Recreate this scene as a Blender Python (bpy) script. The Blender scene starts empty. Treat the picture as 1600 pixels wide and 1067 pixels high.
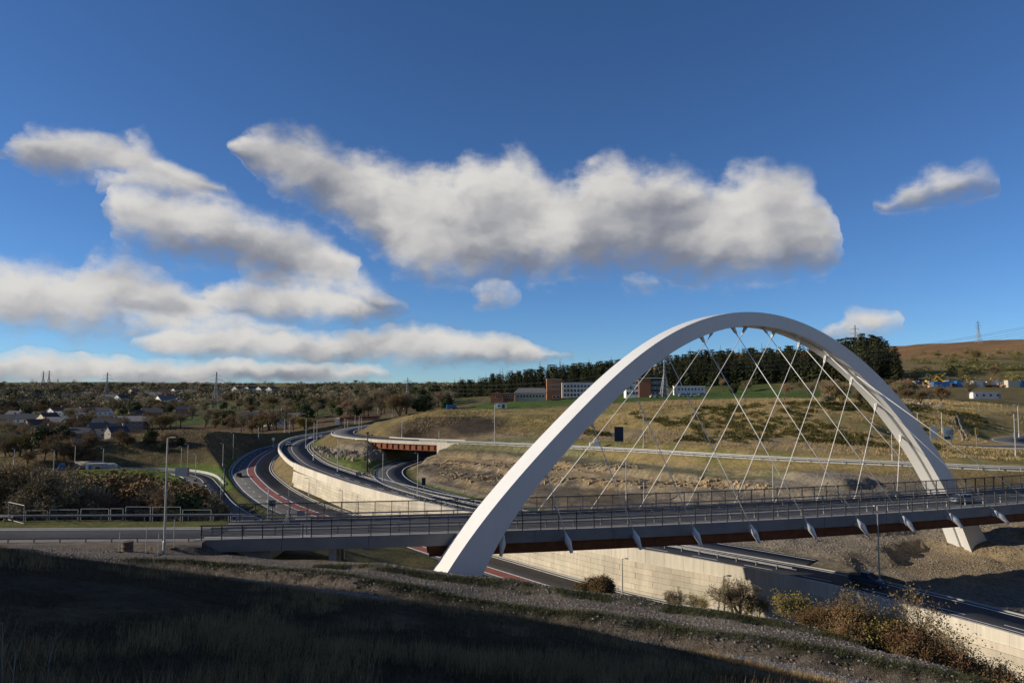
import bpy, bmesh, math, random
import numpy as np
from mathutils import Vector, Matrix

random.seed(7); rng = np.random.default_rng(7)
scene = bpy.context.scene
COL = scene.collection
R = math.radians

# ------------------------------------------------------------------ camera
FPX = 1100.0                       # focal length in photo pixels (1600 wide)
PITCH = math.atan(72.5 / FPX)
cam_data = bpy.data.cameras.new('camera')
cam_data.sensor_width = 36.0
cam_data.lens = FPX / 1600 * 36.0
cam_data.clip_start = 0.1; cam_data.clip_end = 12000
cam = bpy.data.objects.new('camera', cam_data)
COL.objects.link(cam)
cam.rotation_euler = (R(90) + PITCH, 0, 0)
scene.camera = cam

# ------------------------------------------------------------------ sun
SUN_EL = R(19.0)
SUN_AZ = math.atan2(-0.999, -0.035)
SUN = Vector((math.sin(SUN_AZ) * math.cos(SUN_EL), math.cos(SUN_AZ) * math.cos(SUN_EL), math.sin(SUN_EL)))
sl = bpy.data.lights.new('sun', 'SUN'); sl.energy = 5.0; sl.angle = R(0.53); sl.color = (1.0, 0.885, 0.725)
so = bpy.data.objects.new('sun', sl); COL.objects.link(so)
so.rotation_euler = (-SUN).to_track_quat('-Z', 'Y').to_euler(); so.location = (-60, -30, 60)

scene.view_settings.view_transform = 'Standard'; scene.view_settings.look = 'None'
scene.view_settings.exposure = 0.14; scene.view_settings.gamma = 1.0
scene.view_settings.use_curve_mapping = False
scene.cycles.use_denoising = True
scene.cycles.max_bounces = 6; scene.cycles.diffuse_bounces = 3; scene.cycles.glossy_bounces = 3
scene.cycles.transparent_max_bounces = 6
scene.cycles.use_adaptive_sampling = True; scene.cycles.adaptive_threshold = 0.02

# ------------------------------------------------------------------ picture -> place
CP, SP = math.cos(PITCH), math.sin(PITCH)
def ray(px, py):
    a = (px - 800.0) / FPX; b = -(py - 533.5) / FPX
    return (a, CP - b * SP, SP + b * CP)
def U(px, py, z):                  # point on the level z
    d = ray(px, py); t = z / d[2]
    return (d[0] * t, d[1] * t, z)
def D(px, py, y):                  # point at the distance y
    d = ray(px, py); t = y / d[1]
    return (d[0] * t, y, d[2] * t)
def XD(px, y, py=680):             # east coordinate of a column at distance y
    d = ray(px, py); return d[0] / d[1] * y

# ------------------------------------------------------------------ node helpers
class NT:
    def __init__(s, tree): s.t = tree
    def n(s, kind, **kw):
        nd = s.t.nodes.new(kind)
        for k, v in kw.items():
            if k.startswith('i_'):
                key = k[2:]; key = int(key) if key.isdigit() else key
                nd.inputs[key].default_value = v
            else: setattr(nd, k, v)
        return nd
    def l(s, a, b): s.t.links.new(a, b)
    def put(s, sock, v):
        if hasattr(v, 'links') or hasattr(v, 'is_output'): s.l(v, sock)
        else: sock.default_value = v
    def m(s, op, a, b=None, c=None, clamp=False):
        nd = s.t.nodes.new('ShaderNodeMath'); nd.operation = op; nd.use_clamp = clamp
        for i, v in enumerate((a, b, c)):
            if v is not None: s.put(nd.inputs[i], v)
        return nd.outputs[0]
    def mix(s, f, a, b, mode='MIX'):
        nd = s.t.nodes.new('ShaderNodeMix'); nd.data_type = 'RGBA'; nd.blend_type = mode; nd.clamp_factor = True
        s.put(nd.inputs[0], f)
        for i, v in ((6, a), (7, b)):
            if isinstance(v, (tuple, list)): v = (*v[:3], 1.0)
            s.put(nd.inputs[i], v)
        return nd.outputs[2]
    def noise(s, vec, scale, detail=4, rough=0.55, dist=0.0):
        nd = s.n('ShaderNodeTexNoise'); nd.inputs['Scale'].default_value = scale
        nd.inputs['Detail'].default_value = detail; nd.inputs['Roughness'].default_value = rough
        nd.inputs['Distortion'].default_value = dist
        if vec is not None: s.l(vec, nd.inputs['Vector'])
        return nd.outputs['Fac']
    def ramp(s, f, stops):
        nd = s.n('ShaderNodeMapRange'); nd.clamp = True
        s.put(nd.inputs[0], f)
        for i, v in enumerate(stops): nd.inputs[i + 1].default_value = v
        return nd.outputs[0]

# ------------------------------------------------------------------ world: clear sky with drifting cumulus
world = bpy.data.worlds.new('World'); scene.world = world; world.use_nodes = True
wt = world.node_tree; wt.nodes.clear(); W = NT(wt)
sky = W.n('ShaderNodeTexSky'); sky.sky_type = 'NISHITA'; sky.sun_disc = False
sky.sun_elevation = SUN_EL; sky.sun_rotation = SUN_AZ
sky.altitude = 2500; sky.air_density = 1.0; sky.dust_density = 0.0; sky.ozone_density = 4.0
tc = W.n('ShaderNodeTexCoord')
sep = W.n('ShaderNodeSeparateXYZ'); W.l(tc.outputs['Generated'], sep.inputs[0])
SX, SY, SZ = sep.outputs
az0 = W.m('ARCTAN2', SX, SY)
hyp = W.m('SQRT', W.m('ADD', W.m('MULTIPLY', SX, SX), W.m('MULTIPLY', SY, SY)))
vv0 = W.m('DIVIDE', SZ, W.m('MAXIMUM', hyp, 0.001))
# the same weather goes on all round: the run of clouds repeats (mirrored) beyond +-36 degrees
AZW = 0.66
azp = W.m('SUBTRACT', W.m('PINGPONG', W.m('ADD', az0, AZW), 2 * AZW), AZW)
cv = W.n('ShaderNodeCombineXYZ'); W.l(azp, cv.inputs[0]); W.l(vv0, cv.inputs[1]); cv.inputs[2].default_value = 3.7
cvs = W.n('ShaderNodeVectorMath', operation='MULTIPLY'); W.l(cv.outputs[0], cvs.inputs[0]); cvs.inputs[1].default_value = (1.0, 1.25, 1.0)
CVEC = cvs.outputs[0]
def shifted(vec, off):
    nd = W.n('ShaderNodeVectorMath', operation='ADD'); W.l(vec, nd.inputs[0]); nd.inputs[1].default_value = off
    return nd.outputs[0]
nA = W.noise(CVEC, 8.0, 3, 0.5)
nB = W.noise(shifted(CVEC, (5.2, 1.3, 2.0)), 8.0, 3, 0.5)
nM = W.noise(shifted(CVEC, (3.1, 4.3, 0.0)), 22.0, 2, 0.5)
nM2 = W.noise(shifted(CVEC, (9.1, 2.3, 0.0)), 22.0, 2, 0.5)
nF = W.noise(shifted(CVEC, (1.1, 7.3, 0.0)), 30.0, 5, 0.58)
az = W.m('ADD', azp, W.m('MULTIPLY', W.m('SUBTRACT', nA, 0.5), 0.045))
az = W.m('ADD', az, W.m('MULTIPLY', W.m('SUBTRACT', nM, 0.5), 0.030))
vv = W.m('ADD', vv0, W.m('MULTIPLY', W.m('SUBTRACT', nB, 0.5), 0.022))
vv = W.m('ADD', vv, W.m('MULTIPLY', W.m('SUBTRACT', nM2, 0.5), 0.020))
nG = W.noise(shifted(CVEC, (6.1, 3.3, 0.0)), 60.0, 4, 0.6)
vv = W.m('ADD', vv, W.m('MULTIPLY', W.m('SUBTRACT', nG, 0.5), 0.010))
az = W.m('ADD', az, W.m('MULTIPLY', W.m('SUBTRACT', nF, 0.5), 0.022))
VMAX = 0.5
azn = W.m('DIVIDE', W.m('ADD', az, AZW), 2 * AZW)
CLOUDS = [
 ([(352,228),(380,211),(470,205),(540,240),(600,250),(660,265),(700,262),(740,240),(770,250),(800,240),(840,262),(880,285),(920,262),(965,243),(1000,265),(1060,262),(1110,285),(1140,272),(1180,262),(1220,264),(1262,280),(1285,308),(1300,345),(1312,390)],
  [(352,232),(400,270),(430,295),(480,320),(530,350),(580,390),(620,425),(660,437),(740,442),(800,435),(900,430),(960,425),(1020,422),(1080,437),(1150,440),(1230,430),(1275,420),(1298,410),(1312,396)], 1.0),
 ([(2,238),(30,222),(60,215),(150,215),(180,220),(215,215),(240,235),(290,265),(350,290),(365,300)],
  [(2,242),(30,258),(80,270),(120,278),(160,268),(200,290),(280,304),(365,304)], 0.9),
 ([(160,315),(180,295),(240,290),(300,300),(350,302),(390,330),(430,345),(470,355),(520,385),(550,405),(564,432)],
  [(160,325),(175,360),(210,385),(250,405),(330,410),(400,430),(470,447),(520,455),(564,440)], 1.0),
 ([(-60,420),(0,412),(50,415),(100,428),(125,410),(160,402),(210,410),(250,425),(290,450),(330,465),(352,486)],
  [(-60,515),(0,520),(70,524),(150,522),(230,517),(300,512),(352,490)], 1.0),
 ([(372,398),(420,392),(480,400),(540,415),(585,450),(640,488)],
  [(372,470),(430,488),(500,492),(560,495),(600,496),(640,493)], 0.50),
 ([(300,470),(330,450),(370,440),(430,445),(500,450),(560,470),(600,485),(645,491)],
  [(300,480),(350,497),(420,502),(480,500),(540,504),(590,500),(645,495)], 0.85),
 ([(195,532),(240,520),(300,515),(360,510),(420,510),(480,515),(540,520),(600,512),(660,512),(720,522),(780,530),(830,540),(870,552),(905,556)],
  [(195,542),(260,555),(360,560),(480,562),(600,565),(700,568),(800,568),(860,566),(905,561)], 0.9),
 ([(-60,565),(0,562),(50,557),(100,562),(180,562),(260,568),(340,565),(420,565),(460,560),(520,568),(570,570),(615,581)],
  [(-60,598),(0,596),(100,600),(300,598),(450,596),(560,592),(615,585)], 0.9),
 ([(1370,322),(1400,312),(1430,292),(1470,276),(1520,268),(1555,274),(1575,290)],
  [(1370,326),(1410,330),(1450,320),(1500,312),(1550,302),(1575,294)], 0.50),
 ([(1285,521),(1310,500),(1330,487),(1380,490),(1410,495),(1424,512)],
  [(1285,523),(1330,523),(1380,526),(1424,516)], 0.6),
 ([(140,272),(230,268),(300,284),(350,305),(385,325)], [(140,292),(230,308),(300,318),(350,325),(385,335)], 0.55),
 ([(180,496),(260,488),(330,486),(400,498),(470,506)], [(180,525),(260,530),(330,532),(400,528),(470,520)], 0.55),
 ([(735,450),(770,440),(815,455)], [(735,458),(760,476),(800,476),(815,462)], 0.42),
 ([(975,438),(1010,430),(1045,442)], [(975,444),(1010,454),(1045,447)], 0.30),
]
def azv(px, py):
    d = ray(px, py); return math.atan2(d[0], d[1]), d[2] / math.hypot(d[0], d[1])
def curve_node(pts, outside):
    nd = W.n('ShaderNodeFloatCurve'); c = nd.mapping.curves[0]
    P = []
    for px, py in pts:
        a, v = azv(px, py); P.append(((a + AZW) / (2 * AZW), v / VMAX))
    lo, hi = P[0], P[-1]
    if lo[0] > 0.02: P = [(0.0, outside if outside else lo[1]), (lo[0] - 0.004, outside if outside else lo[1])] + P
    if hi[0] < 0.98: P = P + [(hi[0] + 0.004, outside if outside else hi[1]), (1.0, outside if outside else hi[1])]
    while len(c.points) < len(P): c.points.new(0.5, 0.5)
    for q, (a, b) in zip(c.points, P): q.location = (min(max(a, 0), 1), min(max(b, 0), 1)); q.handle_type = 'AUTO_CLAMPED'
    nd.mapping.update(); W.l(azn, nd.inputs['Value'])
    return W.m('MULTIPLY', nd.outputs[0], VMAX)
Fd, Tt = None, None
for top, bot, op in CLOUDS:
    tp = curve_node(top, 0.0001); bt = curve_node(bot, None)
    ex = W.m('MULTIPLY', W.m('MINIMUM', W.m('SUBTRACT', tp, bt), 0.030), 0.22)
    up = W.m('ADD', W.m('SUBTRACT', tp, vv), ex); dn = W.m('ADD', W.m('SUBTRACT', vv, bt), ex)
    thick = W.m('MAXIMUM', W.m('MINIMUM', W.m('MULTIPLY', W.m('SUBTRACT', tp, bt), 0.38), 0.036), 0.011)
    # crisp tops, softer undersides
    f = W.m('MULTIPLY', W.m('MINIMUM', W.m('DIVIDE', up, thick), W.m('DIVIDE', dn, W.m('MULTIPLY', thick, 1.3))), op)
    a0, a1 = azv(*top[0])[0] - 0.004, azv(*top[-1])[0] + 0.004                 # ragged, fading ends
    f = W.m('MINIMUM', f, W.m('MULTIPLY', W.m('MINIMUM', W.m('SUBTRACT', az, a0), W.m('SUBTRACT', a1, az)), 40.0 * op))
    f = W.m('MINIMUM', f, op * 1.4)
    t = W.m('DIVIDE', dn, W.m('MAXIMUM', W.m('SUBTRACT', tp, bt), 0.012), clamp=True); t = W.m('MULTIPLY', t, 1.0)
    wgt = W.m('ADD', W.m('MAXIMUM', f, 0.0), 0.02); wgt = W.m('MULTIPLY', wgt, wgt); tw = W.m('MULTIPLY', t, wgt)
    if Fd is None: Fd, Tn, Td = f, tw, wgt
    else: Fd, Tn, Td = W.m('SMOOTH_MAX', Fd, f, 0.35), W.m('ADD', Tn, tw), W.m('ADD', Td, wgt)
Tt = W.m('DIVIDE', Tn, Td)
# billows: relief of a noise lit from the sun's side (left and above)
WV = W.n('ShaderNodeCombineXYZ'); W.l(az, WV.inputs[0]); W.l(W.m('MULTIPLY', vv, 1.5), WV.inputs[1]); WV.inputs[2].default_value = 1.7
WVEC = WV.outputs[0]
b0 = W.noise(WVEC, 5.5, 2, 0.45); b1 = W.noise(shifted(WVEC, (-0.050, 0.042, 0)), 5.5, 2, 0.45)
s0 = W.noise(WVEC, 19.0, 3, 0.45); s1 = W.noise(shifted(WVEC, (-0.012, 0.014, 0)), 19.0, 3, 0.45)
relief = W.m('ADD', W.m('MULTIPLY', W.m('SUBTRACT', b0, b1), 1.9), W.m('MULTIPLY', W.m('SUBTRACT', s0, s1), 0.70))
shade = W.m('ADD', W.m('MULTIPLY', W.ramp(Tt, (0.08, 0.92, 0.0, 1.0)), 0.74), relief)
# even lift of the cloud tone
shade = W.m('ADD', shade, 0.06)
ssm = W.n('ShaderNodeMapRange', interpolation_type='SMOOTHSTEP'); W.l(shade, ssm.inputs[0]); ssm.inputs[1].default_value = -0.12; ssm.inputs[2].default_value = 1.05; shade = ssm.outputs[0]
alpha = W.m('ADD', Fd, W.m('MULTIPLY', W.m('SUBTRACT', nF, 0.5), 1.5))
alpha = W.ramp(alpha, (-0.30, 1.05, 0.0, 1.0))
sm = W.n('ShaderNodeMapRange', interpolation_type='SMOOTHSTEP'); W.l(alpha, sm.inputs[0])
alpha = W.m('MULTIPLY', sm.outputs[0], 0.97)
ccol = W.mix(shade, (0.262, 0.282, 0.345), (0.93, 0.90, 0.855))
# deep, clear winter blue
skyc = W.mix(1.0, sky.outputs[0], (0.74, 0.965, 1.19), 'MULTIPLY')
bg1 = W.n('ShaderNodeBackground'); W.l(skyc, bg1.inputs[0]); bg1.inputs[1].default_value = 0.088
bg2 = W.n('ShaderNodeBackground'); W.l(ccol, bg2.inputs[0]); bg2.inputs[1].default_value = 0.70
mx = W.n('ShaderNodeMixShader'); W.l(alpha, mx.inputs[0]); W.l(bg1.outputs[0], mx.inputs[1]); W.l(bg2.outputs[0], mx.inputs[2])
wo = W.n('ShaderNodeOutputWorld'); W.l(mx.outputs[0], wo.inputs[0])
world.cycles.sampling_method = 'MANUAL'; world.cycles.sample_map_resolution = 512

# ------------------------------------------------------------------ mesh helpers
def link(o, parent=None):
    COL.objects.link(o)
    if parent is not None: o.parent = parent
    return o
def tag(o, label=None, cat=None, group=None, kind=None):
    if label: o['label'] = label
    if cat: o['category'] = cat
    if group: o['group'] = group
    if kind: o['kind'] = kind
    return o
def empty(name, loc=(0, 0, 0), rz=0.0, parent=None):
    o = bpy.data.objects.new(name, None); o.empty_display_size = 0.3
    o.location = loc; o.rotation_euler = (0, 0, rz); return link(o, parent)
def new_mesh(name, verts, faces, mat=None, smooth=False):
    me = bpy.data.meshes.new(name)
    me.from_pydata([tuple(v) for v in verts], [], faces)
    if mat is not None: me.materials.append(mat)
    if smooth: me.shade_smooth()
    me.update(); return me
def np_mesh(name, verts, quads, mat=None, smooth=False):      # numpy arrays, quads or tris (n,k)
    me = bpy.data.meshes.new(name); nv, nf, k = len(verts), len(quads), quads.shape[1]
    me.vertices.add(nv); me.vertices.foreach_set('co', np.ascontiguousarray(verts, dtype=np.float32).ravel())
    me.loops.add(nf * k); me.loops.foreach_set('vertex_index', np.ascontiguousarray(quads, dtype=np.int32).ravel())
    me.polygons.add(nf); me.polygons.foreach_set('loop_start', np.arange(0, nf * k, k, dtype=np.int32))
    me.update(calc_edges=True); me.validate()
    if mat is not None: me.materials.append(mat)
    if smooth: me.shade_smooth()
    return me
def obj(name, me, parent=None, loc=(0, 0, 0), rot=(0, 0, 0), scale=(1, 1, 1)):
    o = bpy.data.objects.new(name, me); o.location = loc; o.rotation_euler = rot; o.scale = scale
    return link(o, parent)
class MB:
    def __init__(s): s.v = []; s.f = []
    def add(s, vs, fs):
        b = len(s.v); s.v += [tuple(v) for v in vs]; s.f += [tuple(i + b for i in f) for f in fs]; return s
    def box(s, c, d, rz=0.0, taper=1.0):
        x, y, z = d[0] / 2, d[1] / 2, d[2] / 2; cs, sn = math.cos(rz), math.sin(rz); vs = []
        for k in (-1, 1):
            t = taper if k > 0 else 1.0
            for a, b in ((-1, -1), (1, -1), (1, 1), (-1, 1)):
                px, py = a * x * t, b * y * t
                vs.append((c[0] + px * cs - py * sn, c[1] + px * sn + py * cs, c[2] + k * z))
        return s.add(vs, [(3, 2, 1, 0), (4, 5, 6, 7), (0, 1, 5, 4), (1, 2, 6, 5), (2, 3, 7, 6), (3, 0, 4, 7)])
    def bar(s, a, b, r0, r1=None, n=6):
        r1 = r0 if r1 is None else r1; a = Vector(a); b = Vector(b); d = b - a
        if d.length < 1e-6: return s
        d.normalize(); u = d.orthogonal().normalized(); w = d.cross(u); vs = []
        for p, r in ((a, r0), (b, r1)):
            for i in range(n):
                t = 2 * math.pi * i / n; vs.append(p + (u * math.cos(t) + w * math.sin(t)) * r)
        fs = [(i, (i + 1) % n, n + (i + 1) % n, n + i) for i in range(n)] + [tuple(range(n))[::-1], tuple(range(n, 2 * n))]
        return s.add(vs, fs)
    def beam(s, a, b, w, h, up=(0, 0, 1)):
        a = Vector(a); b = Vector(b); d = (b - a).normalized(); x = d.cross(Vector(up)).normalized() * (w / 2)
        z = x.cross(d).normalized() * (h / 2); vs = []
        for p in (a, b): vs += [p - x - z, p + x - z, p + x + z, p - x + z]
        return s.add(vs, [(0, 1, 2, 3), (7, 6, 5, 4), (0, 4, 5, 1), (1, 5, 6, 2), (2, 6, 7, 3), (3, 7, 4, 0)])
    def prism(s, poly, z0, z1):
        n = len(poly); vs = [(x, y, z0) for x, y in poly] + [(x, y, z1) for x, y in poly]
        return s.add(vs, [tuple(range(n))[::-1], tuple(range(n, 2 * n))] + [(i, (i + 1) % n, n + (i + 1) % n, n + i) for i in range(n)])
    def lathe(s, prof, n=12, c=(0, 0, 0)):
        b = [];
        for r, z in prof:
            b += [(c[0] + r * math.cos(2 * math.pi * i / n), c[1] + r * math.sin(2 * math.pi * i / n), c[2] + z) for i in range(n)]
        fs = []
        for k in range(len(prof) - 1):
            fs += [(k * n + i, k * n + (i + 1) % n, (k + 1) * n + (i + 1) % n, (k + 1) * n + i) for i in range(n)]
        fs += [tuple(range(n))[::-1], tuple(range((len(prof) - 1) * n, len(prof) * n))]
        return s.add(b, fs)
    def sweep(s, frames, prof):                 # frames: list of (origin, xaxis, zaxis); prof: closed list of (a,b)
        n = len(prof); vs = []
        for o, x, z in frames:
            vs += [Vector(o) + Vector(x) * a + Vector(z) * b for a, b in prof]
        fs = [(k * n + i, k * n + (i + 1) % n, (k + 1) * n + (i + 1) % n, (k + 1) * n + i) for k in range(len(frames) - 1) for i in range(n)]
        fs += [tuple(range(n))[::-1], tuple(range((len(frames) - 1) * n, len(frames) * n))]
        return s.add(vs, fs)
    def mesh(s, name, mat, smooth=False): return new_mesh(name, s.v, s.f, mat, smooth)
    def build(s, name, mat, parent=None, smooth=False, loc=(0, 0, 0), rz=0.0):
        return obj(name, s.mesh(name, mat, smooth), parent, loc, (0, 0, rz))

# ------------------------------------------------------------------ materials
M = {}
def mat(name, col, rough=0.7, var=0.25, scale=3.0, bump=0.0, bscale=None, metal=0.0, col2=None, rand=0.0, spec=0.35, coord='Object', stretch=None, var2=0.0, scale2=0.3):
    m = bpy.data.materials.new(name); m.use_nodes = True; T = NT(m.node_tree)
    bs = m.node_tree.nodes['Principled BSDF']; bs.inputs['Roughness'].default_value = rough
    bs.inputs['Metallic'].default_value = metal; bs.inputs['Specular IOR Level'].default_value = spec
    tcn = T.n('ShaderNodeTexCoord')
    if coord == 'World':
        gp = T.n('ShaderNodeNewGeometry'); vec = gp.outputs['Position']
    else: vec = tcn.outputs[coord]
    if stretch:
        mp = T.n('ShaderNodeMapping'); mp.inputs['Scale'].default_value = stretch; T.l(vec, mp.inputs[0]); vec = mp.outputs[0]
    f = T.noise(vec, scale, 5, 0.6)
    c2 = col2 if col2 else tuple(min(1, c * (1 + var)) for c in col)
    c1 = col if col2 else tuple(c * (1 - var) for c in col)
    c = T.mix(T.ramp(f, (0.3, 0.7, 0, 1)), c1, c2)
    if var2:
        g = T.noise(vec, scale2, 3, 0.5)
        c = T.mix(1.0, c, T.mix(T.ramp(g, (0.3, 0.7, 0, 1)), (1 - var2,) * 3, (1 + var2 * .6,) * 3), 'MULTIPLY')
    if rand:
        oi = T.n('ShaderNodeObjectInfo')
        hsv = T.n('ShaderNodeHueSaturation'); T.l(c, hsv.inputs['Color'])
        T.l(T.ramp(oi.outputs['Random'], (0, 1, 1 - rand, 1 + rand)), hsv.inputs['Value'])
        wn = T.n('ShaderNodeTexWhiteNoise', noise_dimensions='1D'); T.l(oi.outputs['Random'], wn.inputs['W'])
        T.l(T.ramp(wn.outputs[0], (0, 1, 0.5 - rand * .02, 0.5 + rand * .09)), hsv.inputs['Hue'])
        c = hsv.outputs[0]
    T.l(c, bs.inputs['Base Color'])
    if bump:
        bn = T.noise(vec, bscale or scale * 4, 4, 0.65)
        bp = T.n('ShaderNodeBump'); bp.inputs['Strength'].default_value = min(1, bump); bp.inputs['Distance'].default_value = 0.05 * max(1, bump)
        T.l(bn, bp.inputs['Height']); T.l(bp.outputs[0], bs.inputs['Normal'])
    M[name] = m; return m
mat('arch_paint', (0.68, 0.68, 0.655), 0.4, 0.02, 0.9, coord='World', var2=0.025, scale2=0.12, stretch=(1, 1, .25))
mat('cable', (0.78, 0.77, 0.73), 0.5, 0.05)
mat('concrete', (0.36, 0.345, 0.315), 0.85, 0.14, 0.8, 0.2, 12, coord='World', var2=0.12, scale2=0.1)
mat('edge_beam', (0.22, 0.22, 0.21), 0.8, 0.12, 0.7, 0.15, 14, coord='World', var2=0.15, scale2=0.12)
mat('panel', (0.50, 0.445, 0.345), 0.9, 0.16, 2.2, 0.3, 9, coord='World', rand=0.10, var2=0.16, scale2=0.25, stretch=(1, 1, .12))
mat('panel_light', (0.57, 0.52, 0.42), 0.85, 0.14, 2.6, 0.2, 9, coord='World', rand=0.06, var2=0.14, scale2=.3, stretch=(1, 1, .1))
mat('rust', (0.165, 0.068, 0.034), 0.75, 0.3, 1.2, 0.2, 20, coord='World', spec=0.2)
mat('rust_light', (0.22, 0.075, 0.035), 0.75, 0.25, 0.8, coord='World', spec=0.2)
mat('dark_steel', (0.045, 0.048, 0.052), 0.55, 0.15, 2)
mat('galv', (0.27, 0.275, 0.275), 0.5, 0.15, 2, metal=0.3)
mat('galv_light', (0.43, 0.43, 0.40), 0.55, 0.12, 1.5, metal=0.1)
mat('lamp_grey', (0.42, 0.42, 0.40), 0.5, 0.1, 2, metal=0.2)
mat('pylon_steel', (0.30, 0.31, 0.31), 0.6, 0.15, 2, metal=0.2)
mat('wire', (0.10, 0.10, 0.10), 0.5, 0.05)
mat('asphalt', (0.050, 0.051, 0.053), 0.82, 0.22, 0.6, 0.3, 30, coord='World', var2=0.20, scale2=0.06)
mat('asphalt_worn', (0.082, 0.080, 0.077), 0.8, 0.18, 0.5, 0.3, 30, coord='World', var2=0.18, scale2=0.05)
mat('paint_white', (0.68, 0.67, 0.64), 0.7, 0.15, 2.0, coord='World')
mat('red_surface', (0.26, 0.075, 0.055), 0.85, 0.2, 0.8, coord='World')
mat('kerb', (0.34, 0.33, 0.30), 0.85, 0.12, 1.5, coord='World')
mat('glass', (0.03, 0.04, 0.05), 0.08, 0.1, 1, spec=0.6)
mat('black', (0.012, 0.012, 0.013), 0.6, 0.1)
mat('tyre', (0.018, 0.018, 0.018), 0.85, 0.1)
# ------------------------------------------------------------------ noise on arrays
_perm = np.random.default_rng(11).permutation(4096)
_val = np.random.default_rng(12).random(4096)
def vnoise(x, y):
    xi = np.floor(x).astype(np.int64); yi = np.floor(y).astype(np.int64)
    u = x - xi; v = y - yi; u = u * u * (3 - 2 * u); v = v * v * (3 - 2 * v)
    def h(a, b): return _val[(_perm[(_perm[a & 4095] + b) & 4095])]
    return (h(xi, yi) * (1 - u) + h(xi + 1, yi) * u) * (1 - v) + (h(xi, yi + 1) * (1 - u) + h(xi + 1, yi + 1) * u) * v
def fbm(x, y, s, o=4, g=0.5):
    t = 0; a = 1.0; n = 0
    for k in range(o):
        t = t + a * vnoise(x / s + 17.3 * k, y / s - 9.1 * k); n += a; a *= g; s = s / 2.03
    return t / n
def sstep(a, b, x):
    t = np.clip((x - a) / (b - a), 0, 1); return t * t * (3 - 2 * t)

# ------------------------------------------------------------------ alignments
def smooth_line(pts, step=2.0):
    P = np.array(pts, float); out = []
    Q = np.vstack([2 * P[0] - P[1], P, 2 * P[-1] - P[-2]])
    for i in range(1, len(Q) - 2):
        p0, p1, p2, p3 = Q[i - 1], Q[i], Q[i + 1], Q[i + 2]
        n = max(2, int(np.linalg.norm(p2 - p1) / (step * .5)))
        for k in range(n):
            t = k / n
            out.append(0.5 * ((2 * p1) + (-p0 + p2) * t + (2 * p0 - 5 * p1 + 4 * p2 - p3) * t * t + (-p0 + 3 * p1 - 3 * p2 + p3) * t ** 3))
    out.append(P[-1]); out = np.array(out)
    k = np.ones(7) / 7                                # ease the curve
    pad = np.vstack([np.repeat(out[:1], 3, 0), out, np.repeat(out[-1:], 3, 0)])
    sm = np.stack([np.convolve(pad[:, j], k, 'valid') for j in range(3)], 1); sm[0] = out[0]; sm[-1] = out[-1]
    d = np.concatenate([[0], np.cumsum(np.linalg.norm(np.diff(sm[:, :2], axis=0), axis=1))])
    s = np.linspace(0, d[-1], max(2, int(d[-1] / step) + 1))
    return np.stack([np.interp(s, d, sm[:, j]) for j in range(3)], 1)
def normals(L):                                       # to the left of travel (-dy,dx)
    t = np.gradient(L[:, :2], axis=0); t /= np.linalg.norm(t, axis=1)[:, None]
    return np.stack([-t[:, 1], t[:, 0]], 1)
def offset(L, o, dz=0.0):
    n = normals(L); Q = L.copy(); Q[:, :2] += n * o; Q[:, 2] += dz; return Q
def sub(L, s0, s1):                                   # piece of a line between two chainages
    d = np.concatenate([[0], np.cumsum(np.linalg.norm(np.diff(L[:, :2], axis=0), axis=1))])
    return L[(d >= s0) & (d <= s1)]
def clen(L): return float(np.sum(np.linalg.norm(np.diff(L[:, :2], axis=0), axis=1)))

BL_px = [(575, 669.5, -15.5), (502, 679, -16), (461, 685.5, -16.5), (441, 694, -17), (436, 703, -17.5), (444, 715.5, -18.2), (459, 728, -18.5),
         (492, 742, -18.9), (542, 760, -19), (593, 775, -19), (631, 785, -19), (943, 858, -19), (1033, 875, -19), (1210, 909, -19.2), (1309, 931, -19.3), (1600, 1012, -19.5)]
B_left = smooth_line([(-20, 330, -14.5), (-38, 300, -15)] + [U(*p) for p in BL_px] + [(47, 36, -19.6), (58, 18, -19.8)])
B_w = 8.2
B_c = offset(B_left, B_w / 2)
A_w = 10.6
_near = offset(B_left, -(A_w + 1.05)); _near = [tuple((p[0], p[1], -23.0)) for p in _near[::4] if p[1] < 122]
A_left = smooth_line([(-72, 300, -16.5), (-78, 270, -18)] + [U(*p) for p in [(430, 695, -19.8), (403, 701.5, -20.7), (378, 714, -21.5), (363, 728, -22), (359, 739.5, -22.4), (365, 752, -22.6),
         (380.5, 770, -22.8), (408, 790, -22.9), (441, 805, -23)]] + _near)
A_c = offset(A_left, A_w / 2)
D_c = smooth_line([(-21.5, 186, -18.1), (-25, 178, -18.2), (-27.5, 163, -18.4), (-26, 151.5, -18.6), (-22.5, 141.6, -18.8), (-19, 135, -18.9), (-13.2, 126.5, -19), (-7.5, 118.5, -19), (1, 108.5, -19), (11, 97, -19), (21, 88, -19), (32, 78, -19.2)])
C_c = smooth_line([(-48, 300, -14.5), (-54, 262, -14.2), (-54, 232, -13.8), (-48, 205, -13.4), (-37, 187.5, -13.2), (-25, 179, -13.2), (-10, 171, -13.1), (5, 162, -13), (26, 144, -12.6), (44.5, 125, -12.2), (61, 114, -12), (76, 106.5, -12), (95, 103, -12), (130, 104, -12)])
E_c = smooth_line([(-160, 172, -22), (-131, 181, -22), (-111, 187.6, -22), (-98, 189.5, -22.3), (-88, 188, -22.5), (-80, 181, -22.7), (-73.5, 170, -22.8), (-66, 156, -22.9), (-59, 143, -23), (-52.5, 132.5, -23), (-44, 120.5, -23), (-35, 108, -23)])
def edge_d(X):
    X = np.asarray(X, float)
    return np.where(X > -25, 61.8 + .178 * X + .0016 * X * X, 58.35 + (X + 25) * .03)
DECK_Z = -12.5; DECK_W = 8.6
Xs = np.linspace(-26, 84, 221)
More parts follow.
